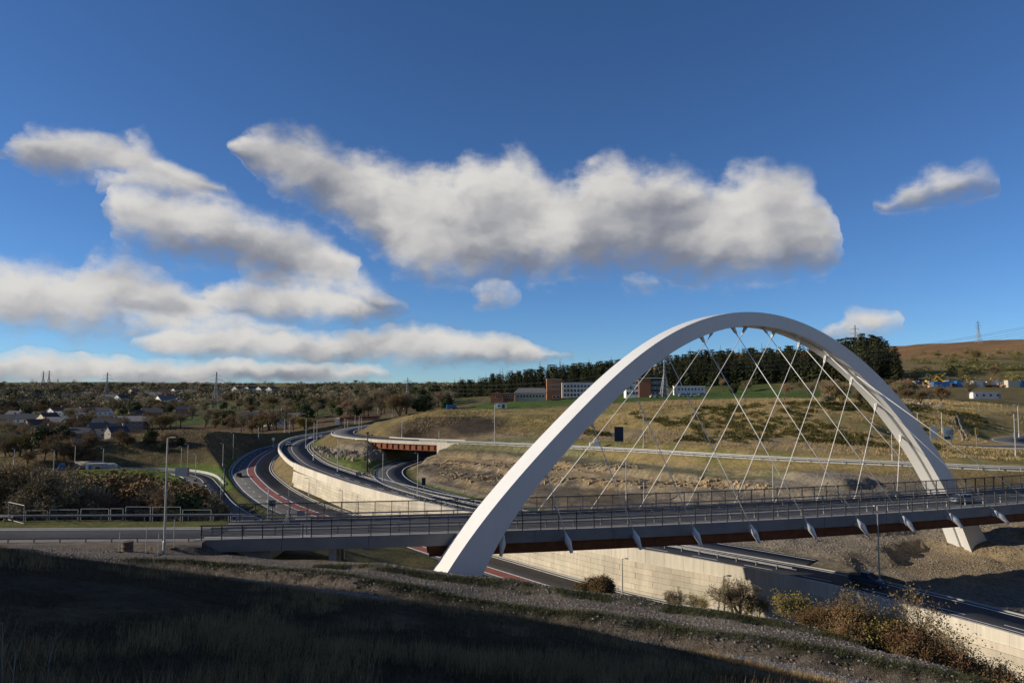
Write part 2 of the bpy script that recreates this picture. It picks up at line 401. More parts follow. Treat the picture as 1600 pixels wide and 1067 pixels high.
En = np.stack([Xs, edge_d(Xs), np.full_like(Xs, DECK_Z)], 1)       # near edge of the deck
Xl = np.linspace(-48, -25, 24); _nl = np.stack([Xl, edge_d(Xl), np.full_like(Xl, DECK_Z)], 1)
HL_edge = np.concatenate([smooth_line([(-112, 112, -14.5), (-98, 93, -13.6), (-80, 74, -13), (-64, 63, -12.6), (-54, 58.8, DECK_Z), (-49, 57.9, DECK_Z)], 1.0), _nl])
HL_c = offset(HL_edge, DECK_W / 2)                                   # approach road, bent round the unseen shading hill on the left
HR_c = smooth_line([tuple(p) for p in offset(En, DECK_W / 2)[-7::3]] + [(96, 104, -12.3), (104, 122, -12), (108, 140, -11.8), (112, 160, -11.6), (140, 175, -11)])
G_c = smooth_line([(88, 149, -11.7), (96, 143.5, -11.8), (108, 141, -11.8), (122, 141, -11.8), (160, 143, -11.8)])      # road by the roundabout

ROADS = [(HL_c[:-4], 5.6, 3.0, .8), (HR_c, 5.0, .5, .7), (G_c, 4.0, .4, .4), (E_c, 3.8, .6, .5), (C_c, 4.6, .55, .4), (D_c[D_c[:, 1] < 180], 4.6, .62, .5), (B_c, B_w / 2 + 1.0, .62, .5), (A_c, A_w / 2 + .4, .8, .5), (D_c[D_c[:, 1] > 178], 3.4, 5.0, .5)]

# ------------------------------------------------------------------ terrain
CTRL = [(0, 0, -1.7), (0, 10, -4.2), (-10, 10, -3.6), (10, 10, -5.6), (-5, 18, -6.1), (5, 23, -8.45), (10, 22, -9.1), (0, 25, -8.0), (-9.1, 25, -6.8), (-18, 25, -5.6), (-22, 30, -6.7),
 (-25, 50, -12.2), (-30, 46, -11), (-14.5, 40, -11.4), (-7.3, 40, -11.7), (0, 38, -12.2), (8, 36, -12.9), (16, 32, -13.2), (24, 28, -13.7), (20, 14, -10.5), (32, 15, -13.5),
 (-27, 54, -12.6), (-22, 56.5, -13.5), (-16, 55.5, -13.5), (-10, 55.5, -13.9), (-9.5, 52, -13.0), (-18, 52, -12.8), (0, 50, -13.6), (8, 48.5, -14.3), (16.7, 46, -15), (23, 42.5, -15.1), (27.6, 38, -15.2), (36, 28, -15.5), (0, 44, -13.2), (12, 40, -13.9),
 (0, 57, -16), (10, 55, -17), (20, 52, -18), (30, 44, -19), (-10, 60, -15.2), (-20, 61, -14.6), (-12, 66, -16.5), (-5, 70, -20), (-22, 72, -15.5),
 (-40, 58, -12.6), (-140, 80, -13), (-35, 69, -13.2), (-62, 74, -13.8), (-80, 88, -15.5), (-40, 82, -16.5), (-60, 100, -19.5), (-90, 110, -21), (-45, 110, -22), (-100, 150, -22.3), (-60, 140, -23), (-150, 140, -21.5),
 (-120, 176, -22), (-88, 176, -22.6), (-72, 160, -23), (-160, 190, -22), (-103, 212, -13.6), (-99, 235, -14.6), (-113, 222, -13.6), (-128, 208, -17), (-142, 198, -20.5), (-97, 258, -17.5), (-120, 250, -17), (-93, 285, -18), (-110, 300, -20),
 (-200, 230, -24), (-150, 290, -24), (-250, 320, -25), (-330, 450, -24), (-250, 450, -23), (-150, 400, -22), (-100, 350, -19), (-200, 600, -19), (-400, 620, -20), (-600, 800, -13), (-400, 900, -12), (-150, 800, -11),
 (-900, 1300, -1), (-500, 1300, -2), (-200, 1300, -1), (50, 1200, 2), (-1200, 1900, 14), (-600, 1900, 13), (-200, 1900, 10), (200, 1900, 14), (-1500, 2800, 12), (0, 2800, 10), (900, 2800, 60), (-2400, 2000, 20), (-2400, 800, 5), (-800, 300, -20), (-400, 100, -18),
 (-20, 520, -8), (-50, 700, -4), (-60, 340, -13), (-95, 430, -16), (0, 350, -8.5), (-25, 260, -9.5), (-38, 245, -12),
 (-19.5, 210, -5.9), (-8, 205, -8.2), (-30, 214, -8), (-33, 203, -10.2), (-3, 195, -11.2), (-24, 192, -11.8), (10, 240, -7.6), (18, 190, -8.8), (-12, 228, -7.2),
 (0, 300, -6), (30, 300, -5), (40, 380, -5), (0, 400, -6), (80, 380, -3.4), (120, 360, -3), (34.5, 190, -5.6), (50, 170, -7.6), (63.6, 172, -5.2), (85, 172, -5.0), (105, 182, -5.6), (118, 186, -5.8), (140, 195, -5.5),
 (60, 140, -10.2), (80, 140, -10.6), (90, 152, -11.6), (109, 150, -11.7), (100, 132, -12), (85, 125, -12), (92, 117, -12), (130, 135, -11.6), (120, 160, -11),
 (60, 230, -4.4), (110, 240, -3.8), (175, 260, -4.0), (190, 335, 0.4), (240, 335, 0.6), (300, 330, 2), (150, 300, -1.5), (318, 500, 14), (240, 480, 9), (430, 520, 18), (573, 900, 50), (727, 1000, 66), (545, 1000, 54), (480, 900, 42), (900, 1400, 90), (400, 1400, 62), (1400, 1300, 90), (1200, 800, 60), (700, 500, 25),
 (134, 425, 1.5), (185, 372, 4), (150, 345, 0), (44, 480, -1.7), (-35, 480, -7.5), (100, 700, 14), (300, 700, 26), (0, 850, 5), (300, 1300, 42),
 (30, 92, -19), (45, 84, -19.6), (50, 80, -20.2), (57, 86, -20.3), (52, 90, -20.0), (60, 80, -20), (74, 100, -12.6), (66, 84, -19), (66, 96, -15), (47, 100, -13.5), (34, 112, -15), (68, 74, -18.5), (82, 80, -14.5), (92, 74, -13), (62, 64, -18), (100, 60, -13), (120, 60, -12.5), (150, 100, -11.5), (60, 40, -19), (75, 30, -17), (100, 10, -15), (60, 0, -14),
 (-60, 46, .3), (-60, 40.4, 5.8), (-60, 36, 9.2), (-60, 27.8, 12.2), (-60, 18, 15.5), (-60, 5, 18), (-60, -10, 20), (-60, -40, 22), (-100, -20, 25), (-85, 40, 8), (-85, 50, -1), (-100, 18, 17), (-112, 50, -4), (-75, 58, -8.5), (-60, 51, -7), (-60, 56, -10), (-90, 66, -10.5), (-48, 50, -9.8), (-48, 42, -5.5), (-44, 34, -3), (-40, 30, -3.4), (-40, 15, -1), (-30, 5, 0), (-26, 18, -3.6), (-20, -10, 2), (0, -20, 2), (30, -20, -5), (40, 0, -10), (0, -60, 8), (60, -60, -8), (-200, -60, 20), (200, -60, -5), (-200, 30, -5)]  # unseen hill on the left, crest shaped to shade the foreground
CT = np.array(CTRL, float)
SC_ = 100.0
_P = CT[:, :2] / SC_
_K = np.linalg.norm(_P[:, None] - _P[None], axis=2)
_n = len(_P); _A = np.zeros((_n + 3, _n + 3)); _A[:_n, :_n] = _K; _A[:_n, _n] = 1; _A[:_n, _n + 1:] = _P; _A[_n, :_n] = 1; _A[_n + 1:, :_n] = _P.T
_w = np.linalg.solve(_A, np.concatenate([CT[:, 2], [0, 0, 0]]))
def base_z(x, y):
    sh = x.shape; x = x.ravel() / SC_; y = y.ravel() / SC_; out = np.empty_like(x)
    for i in range(0, len(x), 20000):
        xs, ys = x[i:i + 20000], y[i:i + 20000]
        d = np.sqrt((xs[:, None] - _P[:, 0]) ** 2 + (ys[:, None] - _P[:, 1]) ** 2)
        out[i:i + 20000] = d @ _w[:_n] + _w[_n] + _w[_n + 1] * xs + _w[_n + 2] * ys
    return out.reshape(sh)
def near_line(L, x, y, reach):
    """distance and height of the nearest point of a line, inf beyond reach"""
    d = np.full(x.shape, 1e9); z = np.zeros(x.shape); sd = np.zeros(x.shape)
    m = (x > L[:, 0].min() - reach) & (x < L[:, 0].max() + reach) & (y > L[:, 1].min() - reach) & (y < L[:, 1].max() + reach)
    idx = np.nonzero(m)[0]; xs, ys = x[idx], y[idx]
    best = np.full(len(idx), 1e9); bz = np.zeros(len(idx)); bs = np.zeros(len(idx))
    for a, b in zip(L[:-1], L[1:]):
        e = b - a; ll = e[0] ** 2 + e[1] ** 2 + 1e-9
        t = np.clip(((xs - a[0]) * e[0] + (ys - a[1]) * e[1]) / ll, 0, 1)
        qx = xs - a[0] - t * e[0]; qy = ys - a[1] - t * e[1]; dd = qx * qx + qy * qy
        k = dd < best; best[k] = dd[k]; bz[k] = (a[2] + t * e[2])[k]; bs[k] = (e[0] * qy - e[1] * qx)[k]
    d[idx] = np.sqrt(best); z[idx] = bz; sd[idx] = bs
    return d, z, sd
def terrain_z(x, y, info=None):
    z = base_z(x, y)
    dd = {}
    for k, (L, hw, sc, sf) in enumerate(ROADS):
        d, zr, sd = near_line(L, x, y, 45.0); e = np.maximum(d - hw, 0)
        nz = np.where(d < 45, np.clip(z, zr - sf * e, zr + sc * e), z)
        z = nz; dd[k] = (d, zr, sd, hw)
    dA_, zA_, sA_, hA_ = dd[7]; dB0, zB0, sB0, hB0 = dd[6]
    foot = (sA_ > 0) & (dA_ < 13) & (sB0 < 0) & (dB0 > B_w / 2 - 1.2) & (dB0 < 14) & (y < 166)
    z = np.where(foot, zA_ - .06, z)                                  # level strip between the lower road and the wall
    # roughness away from the roads
    dm = np.minimum.reduce([dd[k][0] - dd[k][3] for k in dd]); dm = np.where(foot, 0, dm)
    far = sstep(0.5, 7, dm); dist = np.hypot(x, y)
    z = z + far * ((fbm(x, y, 14, 4) - .5) * 1.3 + (fbm(x + 40, y, 3.1, 3) - .5) * .42) * np.clip(dist / 60, .35, 1)
    qq = np.interp(x, [-40, -24, -9.5, 0, 16.7, 27.6, 40], [43.5, 42.5, 38.2, 35.5, 30.5, 25, 15]); on = sstep(-30, -20, x) * sstep(60, 50, y) * sstep(46, 40, x)
    v_ = y - qq + (fbm(x, y, 4, 2) - .5) * .6; z = z + on * (-.30 * sstep(2.5, 4.6, v_) * sstep(5.2, 4.9, v_) + .45 * sstep(4.9, 5.6, v_) * sstep(11, 7, v_))     # track cut below the gravel bench
    e3 = np.interp(x, [-40, -24, -9.5, 0, 16.7, 27.6, 40], [53.2, 53.2, 51.0, 49.0, 44.8, 36.6, 22]); w_ = y - e3; z = z + on * sstep(-16, -8, x) * .28 * (sstep(-1.1, -.4, w_) * sstep(2.2, .6, w_))
    z = z + sstep(300, 900, dist) * (fbm(x, y, 130, 4) - .5) * 12
    # bedded rock in the cutting above the slip road and beside the upper carriageway
    dD, zD, sD, hD = dd[5]; dB, zB, sB, hB = dd[6]; dC, zC, sC, hC = dd[4]
    rock = ((sD > 0) & (dD > hD + 1.0) & (dD < 34) & (y < 178)) | ((y > 150) & (y < 192) & (x < -29) & (x > -56) & (np.minimum(dD, dB) > 5.5))
    rock &= (dC > hC + .8) & (z < -12.8)
    rk = rock * sstep(0, 2.0, np.maximum(dD, 0) - hD - .6)
    h = 1.55; ph = z / h + .25 + (fbm(x, y, 9, 3) - .5) * .55; fr = ph - np.floor(ph)
    st = h * (np.floor(ph) + sstep(.38, .62, fr)) - h * .25
    z = z + rk * (st - z) * .75 + rk * (fbm(x, y, 1.7, 2) - .5) * .5
    for k in dd:
        d, zr, sd, hw = dd[k]; lim = zr - .10
        z = np.where((d < hw - (.9 if k == 6 else .2)), np.minimum(z, lim), z)
    if info is not None: info.update(dd=dd, dm=dm, rock=rk)
    return z
def axis(lo, a, b, hi, st, g):
    c = list(np.arange(a, b + st * .5, st)); s = st; v = a
    left = []
    while v > lo: s *= g; v -= s; left.append(v)
    s = st; v = c[-1]; right = []
    while v < hi: s *= g; v += s; right.append(v)
    return np.array(left[::-1] + c + right)
ax = axis(-3200, -105, 100, 3200, 0.62, 1.035); ay = axis(-140, 2, 215, 3600, 0.62, 1.022)
GX, GY = np.meshgrid(ax, ay); gx, gy = GX.ravel(), GY.ravel()
inf = {}
gz = terrain_z(gx, gy, inf)
nx, ny = len(ax), len(ay)
GZ = gz.reshape(ny, nx)
def ground(x, y):                                     # height of the terrain mesh
    i = int(np.clip(np.searchsorted(ax, x) - 1, 0, nx - 2)); j = int(np.clip(np.searchsorted(ay, y) - 1, 0, ny - 2))
    u = (x - ax[i]) / (ax[i + 1] - ax[i]); v = (y - ay[j]) / (ay[j + 1] - ay[j])
    return float((GZ[j, i] * (1 - u) + GZ[j, i + 1] * u) * (1 - v) + (GZ[j + 1, i] * (1 - u) + GZ[j + 1, i + 1] * u) * v)
def ground_v(x, y):
    i = np.clip(np.searchsorted(ax, x) - 1, 0, nx - 2); j = np.clip(np.searchsorted(ay, y) - 1, 0, ny - 2)
    u = (x - ax[i]) / (ax[i + 1] - ax[i]); v = (y - ay[j]) / (ay[j + 1] - ay[j])
    return (GZ[j, i] * (1 - u) + GZ[j, i + 1] * u) * (1 - v) + (GZ[j + 1, i] * (1 - u) + GZ[j + 1, i + 1] * u) * v
def hit(px, py, y0=40.0, y1=3000.0):                  # where a line of sight meets the ground
    d = ray(px, py); y = y0
    while y < y1:
        x = d[0] / d[1] * y; z = d[2] / d[1] * y
        if z <= ground(x, y): return (x, y, ground(x, y))
        y *= 1.01
    x = d[0] / d[1] * y1; return (x, y1, ground(x, y1))

def hit_many(PX, PY, y0=40.0, y1=3000.0):
    PX = np.asarray(PX, float); PY = np.asarray(PY, float); a = (PX - 800) / FPX; b = -(PY - 533.5) / FPX; dy = CP - b * SP; dz = SP + b * CP
    Y = np.full(len(PX), float(y0)); done = np.zeros(len(PX), bool)
    while not done.all() and Y[~done].min() < y1:
        k = np.nonzero(~done)[0]; Yk = Y[k]; X = a[k] / dy[k] * Yk; h_ = dz[k] / dy[k] * Yk <= ground_v(X, Yk)
        done[k[h_]] = True; Y[k[~h_]] *= 1.01; done[Y >= y1] = True
    X = a / dy * Y; return X, Y, ground_v(X, Y)
# land cover (albedo) per vertex
def lc():
    x, y, z = gx, gy, gz; dd, dm, rk = inf['dd'], inf['dm'], inf['rock']
    n1 = fbm(x, y, 22, 4); n2 = fbm(x + 300, y + 90, 7, 3); n3 = fbm(x - 70, y + 500, 90, 4)
    C = np.empty((len(x), 3)); C[:] = (.155, .120, .055)                        # rough winter grass
    def put(mask, col, amt=1.0):
        a = (np.clip(mask, 0, 1) * amt)[:, None]; C[:] = C * (1 - a) + np.array(col) * a
    put(sstep(.45, .62, n2), (.175, .135, .062), .7); put(sstep(.5, .65, n1), (.085, .088, .032), .6)
    # valley and far hills
    far = sstep(230, 330, y) * (x < 150 + y * 0)
    put(far, (.135, .108, .052)); put(far * sstep(.5, .58, n3), (.075, .098, .028)); put(far * sstep(.45, .35, n3), (.125, .085, .045))
    moor = sstep(120, 240, x) * sstep(250, 420, y)
    put(moor, (.20, .150, .065)); put(moor * sstep(.46, .60, n3), (.085, .095, .030), .8)
    hi = sstep(20, 40, z) * sstep(600, 800, y)
    put(hi, (.275, .155, .068)); put(hi * sstep(.5, .62, n1), (.20, .13, .058), .7)
    hr = sstep(500, 1000, y) * (x < 150) * sstep(.47, .55, fbm(x, y, 260, 3)); put(hr, (.17, .15, .055))
    # school fields
    put(sstep(248, 262, y) * sstep(400, 370, y) * sstep(-30, -10, x) * sstep(150, 120, x), (.075, .115, .026))
    # slopes behind the upper road
    bank = sstep(118, 130, y + x * .25) * sstep(260, 225, y) * sstep(-40, -30, x) * sstep(150, 135, x)
    put(bank, (.315, .238, .096)); put(bank * sstep(.46, .60, n1), (.185, .168, .058), .85); put(bank * sstep(.54, .70, n2), (.38, .275, .125), .55)
    dC = dd[4]; up = sstep(2, 5, dC[0] - dC[3]) * sstep(20, 11, dC[0] - dC[3]) * (y > 100) * (z < -9.8)
    put(up * (x > -12) * (x < 66), (.27, .21, .135), .75)
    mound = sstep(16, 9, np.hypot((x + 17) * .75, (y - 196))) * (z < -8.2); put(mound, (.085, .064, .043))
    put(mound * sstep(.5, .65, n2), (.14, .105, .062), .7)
    # shade painted on the mound left of the lower carriageway, earth slope before it
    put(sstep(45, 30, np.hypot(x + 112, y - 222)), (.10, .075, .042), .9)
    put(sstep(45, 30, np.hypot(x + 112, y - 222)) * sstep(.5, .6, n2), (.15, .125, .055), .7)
    # cuttings
    dD, dB, dA = dd[5], dd[6], dd[7]
    cut = (dD[2] > 0) & (dD[0] > dD[3]) & (dD[0] < 34) & (dC[0] > dC[3]) & (y < 178) & (z < -11.5)
    put(cut.astype(float), (.225, .188, .138)); put(cut * sstep(-15.6, -14.2, z + (n2 - .5) * 1.5), (.195, .190, .092))
    put(cut * sstep(40, 60, x), (.26, .225, .175), .9)
    put(np.clip(rk, 0, 1) * sstep(-13.8, -15.4, z) * sstep(.40, .6, n2), (.33, .235, .125), .9)
    bed = vnoise(z * 2.1 + fbm(x, y, 12, 3) * 2.2, x * .02); put(np.clip(rk, 0, 1) * sstep(-13.9, -14.6, z) * sstep(.52, .62, bed), (.37, .275, .155), .75); put(np.clip(rk, 0, 1) * sstep(-13.9, -14.6, z) * sstep(.42, .32, bed), (.125, .105, .080), .75)
    put(np.clip(rk, 0, 1) * (x < -28), (.22, .185, .135), .8)
    s_ab = sstep(9, 1, dB[0] - dB[3]) * (dB[2] < 0) * (y > 150); put(s_ab, (.20, .155, .08), .8)
    # gravel slope by the right abutment
    ab = (dB[2] > 0) * sstep(.0, 1, dB[0] - dB[3]) * sstep(40, 30, dB[0] - dB[3]) * sstep(24, 30, x + (y - 80) * .2) * (y < 112) * (z < -12.2)
    put(ab, (.255, .215, .160)); put(ab * sstep(.5, .62, n2), (.20, .17, .13), .7)
    put(sstep(11, 7, np.hypot(x - 53, (y - 82))) * (z < -18.5), (.27, .205, .125), .9)
    # green verges
    vb = (dB[2] > 0) * sstep(.2, .8, dB[0] - dB[3]) * sstep(13, 10, dB[0] - dB[3]) * (z < -16.2) * (y > 110) * (y < 215) * ~((dD[2] > 0) & (y < 185) & (dD[0] > dD[3])); put(vb, (.090, .125, .028), .95)
    dE = dd[3]; ve = ((dE[0] < 30) & (dA[0] < 24) & (dA[2] < 0) & (z < -20.8) & (y > 110) & (y < 230)).astype(float); put(ve, (.090, .135, .024), .95)
    ve2 = ((dE[0] < 16) & (dE[2] < 0) & (y > 130) & (x > -112)).astype(float); put(ve2, (.105, .145, .030), .85)
    put(((x > 78) & (x < 135) & (y > 112) & (y < 136)).astype(float), (.165, .145, .050), .8)
    # gravel, and foreground grass with its shade deepened in the colour
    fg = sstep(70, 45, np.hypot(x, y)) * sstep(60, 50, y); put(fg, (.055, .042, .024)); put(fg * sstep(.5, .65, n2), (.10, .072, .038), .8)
    dH = dd[0]
    q = np.interp(x, [-40, -24, -9.5, 0, 16.7, 27.6, 40], [43.5, 42.5, 38.2, 35.5, 30.5, 25, 15]); q2 = np.interp(x, [-40, -24, -9.5, 0, 16.7, 27.6, 40], [60, 60, 60, 58, 52, 46, 34])
    gr = sstep(-1, .6, y - q + (n2 - .5) * 2) * sstep(2, 0, y - q2) * (x > -60) * (x < 70); put(gr, (.160, .130, .098)); put(gr * sstep(.5, .68, n2), (.225, .185, .14), .7)
    put(sstep(.0, 1.0, y - q) * sstep(4.4, 3.4, y - q) * gr, (.25, .24, .235), .9)                    # pale chippings of the service track
    put(sstep(5.0, 5.4, y - q) * sstep(7.0, 6.4, y - q) * gr * sstep(.30, .40, fbm(x, y, 5, 2)), (.030, .027, .017), .92)       # ditch scrub, with the bank face's shade painted in
    e2 = np.interp(x, [-40, -24, -9.5, 0, 16.7, 27.6, 40], [53.2, 53.2, 51.0, 49.0, 44.8, 36.6, 22]); put(sstep(-1.6, -.6, y - e2) * sstep(1.0, .2, y - e2) * gr * sstep(-16, -6, x), (.045, .047, .02), .8)
    put(sstep(8, 5.7, dd[0][0]) * (dd[0][2] > 0) * (x < -22) * 1.0, (.115, .12, .038), .9)
    put(((x < -20) & (y > 66) & (y < 160) & (x > -160)).astype(float) * sstep(66, 70, y), (.075, .066, .03), .8)
    return C
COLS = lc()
ii = (np.arange(ny - 1)[:, None] * nx + np.arange(nx - 1)[None]).ravel()
quads = np.stack([ii, ii + 1, ii + nx + 1, ii + nx], 1)
m = bpy.data.materials.new('land'); m.use_nodes = True; T = NT(m.node_tree); bs = m.node_tree.nodes['Principled BSDF']
bs.inputs['Roughness'].default_value = .95; bs.inputs['Specular IOR Level'].default_value = .1
at = T.n('ShaderNodeAttribute', attribute_name='cover'); gp = T.n('ShaderNodeNewGeometry'); P_ = gp.outputs['Position']
a1 = T.noise(P_, 2.2, 6, .7); a2 = T.noise(P_, .35, 4, .6); a3 = T.noise(P_, 11.0, 3, .7)
f1 = T.mix(T.ramp(a1, (.28, .72, 0, 1)), (.50, .48, .46), (1.5, 1.52, 1.54))
f2 = T.mix(T.ramp(a2, (.3, .7, 0, 1)), (.75, .78, .76), (1.22, 1.2, 1.18))
f3 = T.mix(T.ramp(a3, (.3, .7, 0, 1)), (.66, .66, .66), (1.36, 1.36, 1.36))
c = T.mix(1, at.outputs['Color'], f1, 'MULTIPLY'); c = T.mix(1, c, f2, 'MULTIPLY'); c = T.mix(1, c, f3, 'MULTIPLY')
T.l(c, bs.inputs['Base Color'])
bp = T.n('ShaderNodeBump'); bp.inputs['Strength'].default_value = .9; bp.inputs['Distance'].default_value = .22
T.l(T.m('ADD', a1, T.m('MULTIPLY', a3, .5)), bp.inputs['Height']); T.l(bp.outputs[0], bs.inputs['Normal']); M['land'] = m
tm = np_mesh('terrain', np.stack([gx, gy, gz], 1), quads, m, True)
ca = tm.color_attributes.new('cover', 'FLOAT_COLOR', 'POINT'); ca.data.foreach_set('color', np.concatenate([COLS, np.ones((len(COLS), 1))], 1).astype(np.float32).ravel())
tag(obj('terrain', tm), kind='structure', label='rough grassy terrain with road cuttings and a wide valley')

# ------------------------------------------------------------------ roads
mat('path', (.20, .175, .145), .9, .2, 1.0, .3, 14, coord='World')
def ribbon(name, L, o0, o1, dz, mt, parent=None, skirt=0.0):
    n = normals(L); a = L.copy(); b = L.copy(); a[:, :2] += n * o0; b[:, :2] += n * o1; a[:, 2] += dz; b[:, 2] += dz
    k = len(L)
    if skirt:
        a2, b2 = a.copy(), b.copy(); a2[:, 2] -= skirt; b2[:, 2] -= skirt
        V = np.concatenate([a2, a, b, b2]); rows = 4
    else: V = np.concatenate([a, b]); rows = 2
    i = np.arange(k - 1); Q = np.concatenate([np.stack([r * k + i, r * k + i + 1, (r + 1) * k + i + 1, (r + 1) * k + i], 1) for r in range(rows - 1)])
    return obj(name, np_mesh(name, V, Q[:, ::-1], mt), parent)
def dashes(name, L, o, w, on, off, dz, mt, parent):
    d = np.concatenate([[0], np.cumsum(np.linalg.norm(np.diff(L[:, :2], axis=0), axis=1))]); n = normals(L); V = []; F = []
    def at(s): return np.array([np.interp(s, d, L[:, j]) for j in range(3)]), np.array([np.interp(s, d, n[:, j]) for j in range(2)])
    s = 0.0
    while s + on < d[-1]:
        b = len(V)
        for q in (s, s + on):
            p, nn = at(q)
            for e in (-w / 2, w / 2): V.append((p[0] + nn[0] * (o + e), p[1] + nn[1] * (o + e), p[2] + dz))
        F.append((b, b + 1, b + 3, b + 2)); s += on + off
    o_ = obj(name, new_mesh(name, V, F, mt), parent); o_['kind'] = 'stuff'; return o_
def road(name, label, L, hw, mt='asphalt', edge=.18, lines=True, inset=.5):
    r = ribbon(name, L, -hw, hw, 0.0, M[mt], None, .5); tag(r, label, kind='structure')
    if lines:
        for s in (-1, 1): ribbon('edge_line', L, s * (hw - inset) - edge / 2, s * (hw - inset) + edge / 2, .006, M['paint_white'], r)
    return r
rB = road('upper_carriageway', 'two lane road running along the top of the pale retaining wall', B_c, B_w / 2, 'asphalt', .22)
ribbon('lane_line', B_c, -.75, -.6, .006, M['paint_white'], rB)
dashes('lane_dash', sub(B_c, 190, 400), .25, .16, 3.0, 3.0, .006, M['paint_white'], rB)
rA = road('lower_carriageway', 'curving road with a red centre strip below the retaining wall', A_c, A_w / 2, 'asphalt_worn', .22)
ribbon('centre_strip', A_c, -.75, .75, .006, M['red_surface'], rA)
for s in (-.95, .95): ribbon('centre_line', A_c, s - .12, s + .12, .007, M['paint_white'], rA)
dashes('lane_dash', A_c, -3.1, .14, 2.0, 5.0, .006, M['paint_white'], rA)
rD = road('slip_road', 'narrow road curving out from under the rusty girder bridge', D_c, 3.3)
ribbon('lane_line', D_c, -.6, -.45, .006, M['paint_white'], rD)
rC = road('hill_road', 'level road behind a barrier above the rock cutting', C_c, 3.4, 'asphalt_worn')
rE = road('link_road', 'small road bending left behind the brown shrubs', E_c, 3.2)
ribbon('lane_line', E_c, -.1, .1, .006, M['paint_white'], rE)
HL_r = offset(HL_c, -.9)
rH = road('bridge_approach', 'dark road leading left from the end of the arch bridge', HL_r, 2.1, 'asphalt', .14, True, .3)
ribbon('footway', HL_c, -5.0, -3.02, .06, M['path'], rH, .4); ribbon('kerb', HL_c, 1.22, 1.42, .08, M['kerb'], rH, .4)
rR = road('bridge_exit_road', 'road leaving the right end of the arch bridge', HR_c, 3.6, 'asphalt_worn')
rG = road('roundabout_road', 'grey road curving by the roundabout signs at the far right', G_c, 3.6, 'asphalt_worn')
ribbon('kerb', G_c, -3.95, -3.62, .12, M['kerb'], rG, .4)
ribbon('kerb', C_c, -3.75, -3.42, .10, M['kerb'], rC, .4)
# ------------------------------------------------------------------ the arch bridge
bridge = empty('arch_bridge', (5, 62, -13.0)); tag(bridge, 'white steel arch bridge with slanting hanger cables over the cutting', 'bridge')
bridge_off = Vector(bridge.location)
def bpart(mb, name, mt, parent=None, smooth=False):                 # world-coordinate mesh hung on the bridge
    o = mb.build(name, M[mt], parent or bridge, smooth)
    if (parent or bridge) is bridge: o.location = -bridge_off
    return o
F1 = Vector((-4.4, 58, 0)); F2 = Vector((57, 88, 0)); AD = (F2 - F1); AL = AD.length; AD.normalize()
AN = Vector((AD.y, -AD.x, 0))                                       # towards the camera side
def on_plane(px, py, off=0.0):
    d = Vector(ray(px, py)); o = F1 + AN * off
    t = o.dot(AN) / d.dot(AN); p = d * t; return ((p - o).dot(AD), p.z)
OUT = [(698.8, 894), (758.4, 810), (804, 755), (845.7, 704.5), (892.5, 654), (933, 614.6), (971, 581.7), (1016.5, 542.5), (1036, 527), (1074, 508), (1112, 496.6), (1150, 489.7), (1175, 488), (1213, 490), (1251, 501.6), (1289, 522), (1327, 548.4), (1366, 578.8), (1395, 610), (1420, 639.5), (1442.5, 670), (1465, 702.5), (1485, 738.5), (1498.5, 763.5), (1538, 836)]
INN = [(756.5, 894), (814, 793), (837, 762.6), (867, 727), (897.6, 691.8), (933, 654), (966, 618.4), (1001, 588), (1034, 562.8), (1074, 537), (1112, 520.6), (1137, 513), (1175, 508), (1213, 511.7), (1251, 524.4), (1289, 546), (1327, 571), (1361.5, 599), (1386, 630.5), (1411, 664), (1438, 700), (1463, 740), (1476, 763), (1508, 836)]
SC, ZC = AL * .5, -19.0
def polar_fit(pts, deg=7):
    q = np.array([on_plane(*p) for p in pts]); th = np.arctan2(q[:, 1] - ZC, -(q[:, 0] - SC)); r = np.hypot(q[:, 0] - SC, q[:, 1] - ZC)
    return np.poly1d(np.polyfit(th, r, deg)), th
fo, tho = polar_fit(OUT); fi, thi = polar_fit(INN)
def arch_pt(th, r, lat): return F1 + AD * (SC - r * math.cos(th)) + AN * (-lat) + Vector((0, 0, ZC + r * math.sin(th)))
TH = np.linspace(-.04, math.pi + .045, 125)
thmin, thmax = min(tho.min(), thi.min()), max(tho.max(), thi.max())
def rr(f, th):
    t = min(max(th, thmin), thmax); return float(f(t))
def edge_pt(f, th, dr, lat):                                        # straight legs below the fitted curve
    t = min(max(th, thmin), thmax); p = arch_pt(t, float(f(t)) + dr, lat)
    if t != th:
        q = arch_pt(t + (.03 if th < t else -.03), float(f(t + (.03 if th < t else -.03))) + dr, lat); p = p + (p - q).normalized() * abs(th - t) * float(f(t))
    return p
def width(th): return 2.75 - .55 * math.sin(th)
mb = MB(); n_ = 9
for th in TH:
    a, b, w = rr(fo, th), rr(fi, th), width(th)
    for f_, r, l in ((fo, 0, .0), (fo, .02, w * .5), (fo, 0, w), (fi, .05, w), (fi, 0, w * .96), (fi, 0, w * .47), (fi, .22, w * .44), (fi, .22, w * .31), (fi, 0, w * .28), (fi, 0, 0)):
        mb.v.append(tuple(edge_pt(f_, th, r, l)))
n_ = 10
for k in range(len(TH) - 1):
    for i in range(n_): mb.f.append((k * n_ + i, k * n_ + (i + 1) % n_, (k + 1) * n_ + (i + 1) % n_, (k + 1) * n_ + i))
mb.f.append(tuple(range(n_))); mb.f.append(tuple(range((len(TH) - 1) * n_, len(TH) * n_))[::-1])
arch = bpart(mb, 'arch_rib', 'arch_paint'); arch['label'] = 'tall white box section arch rib crossing over the deck'
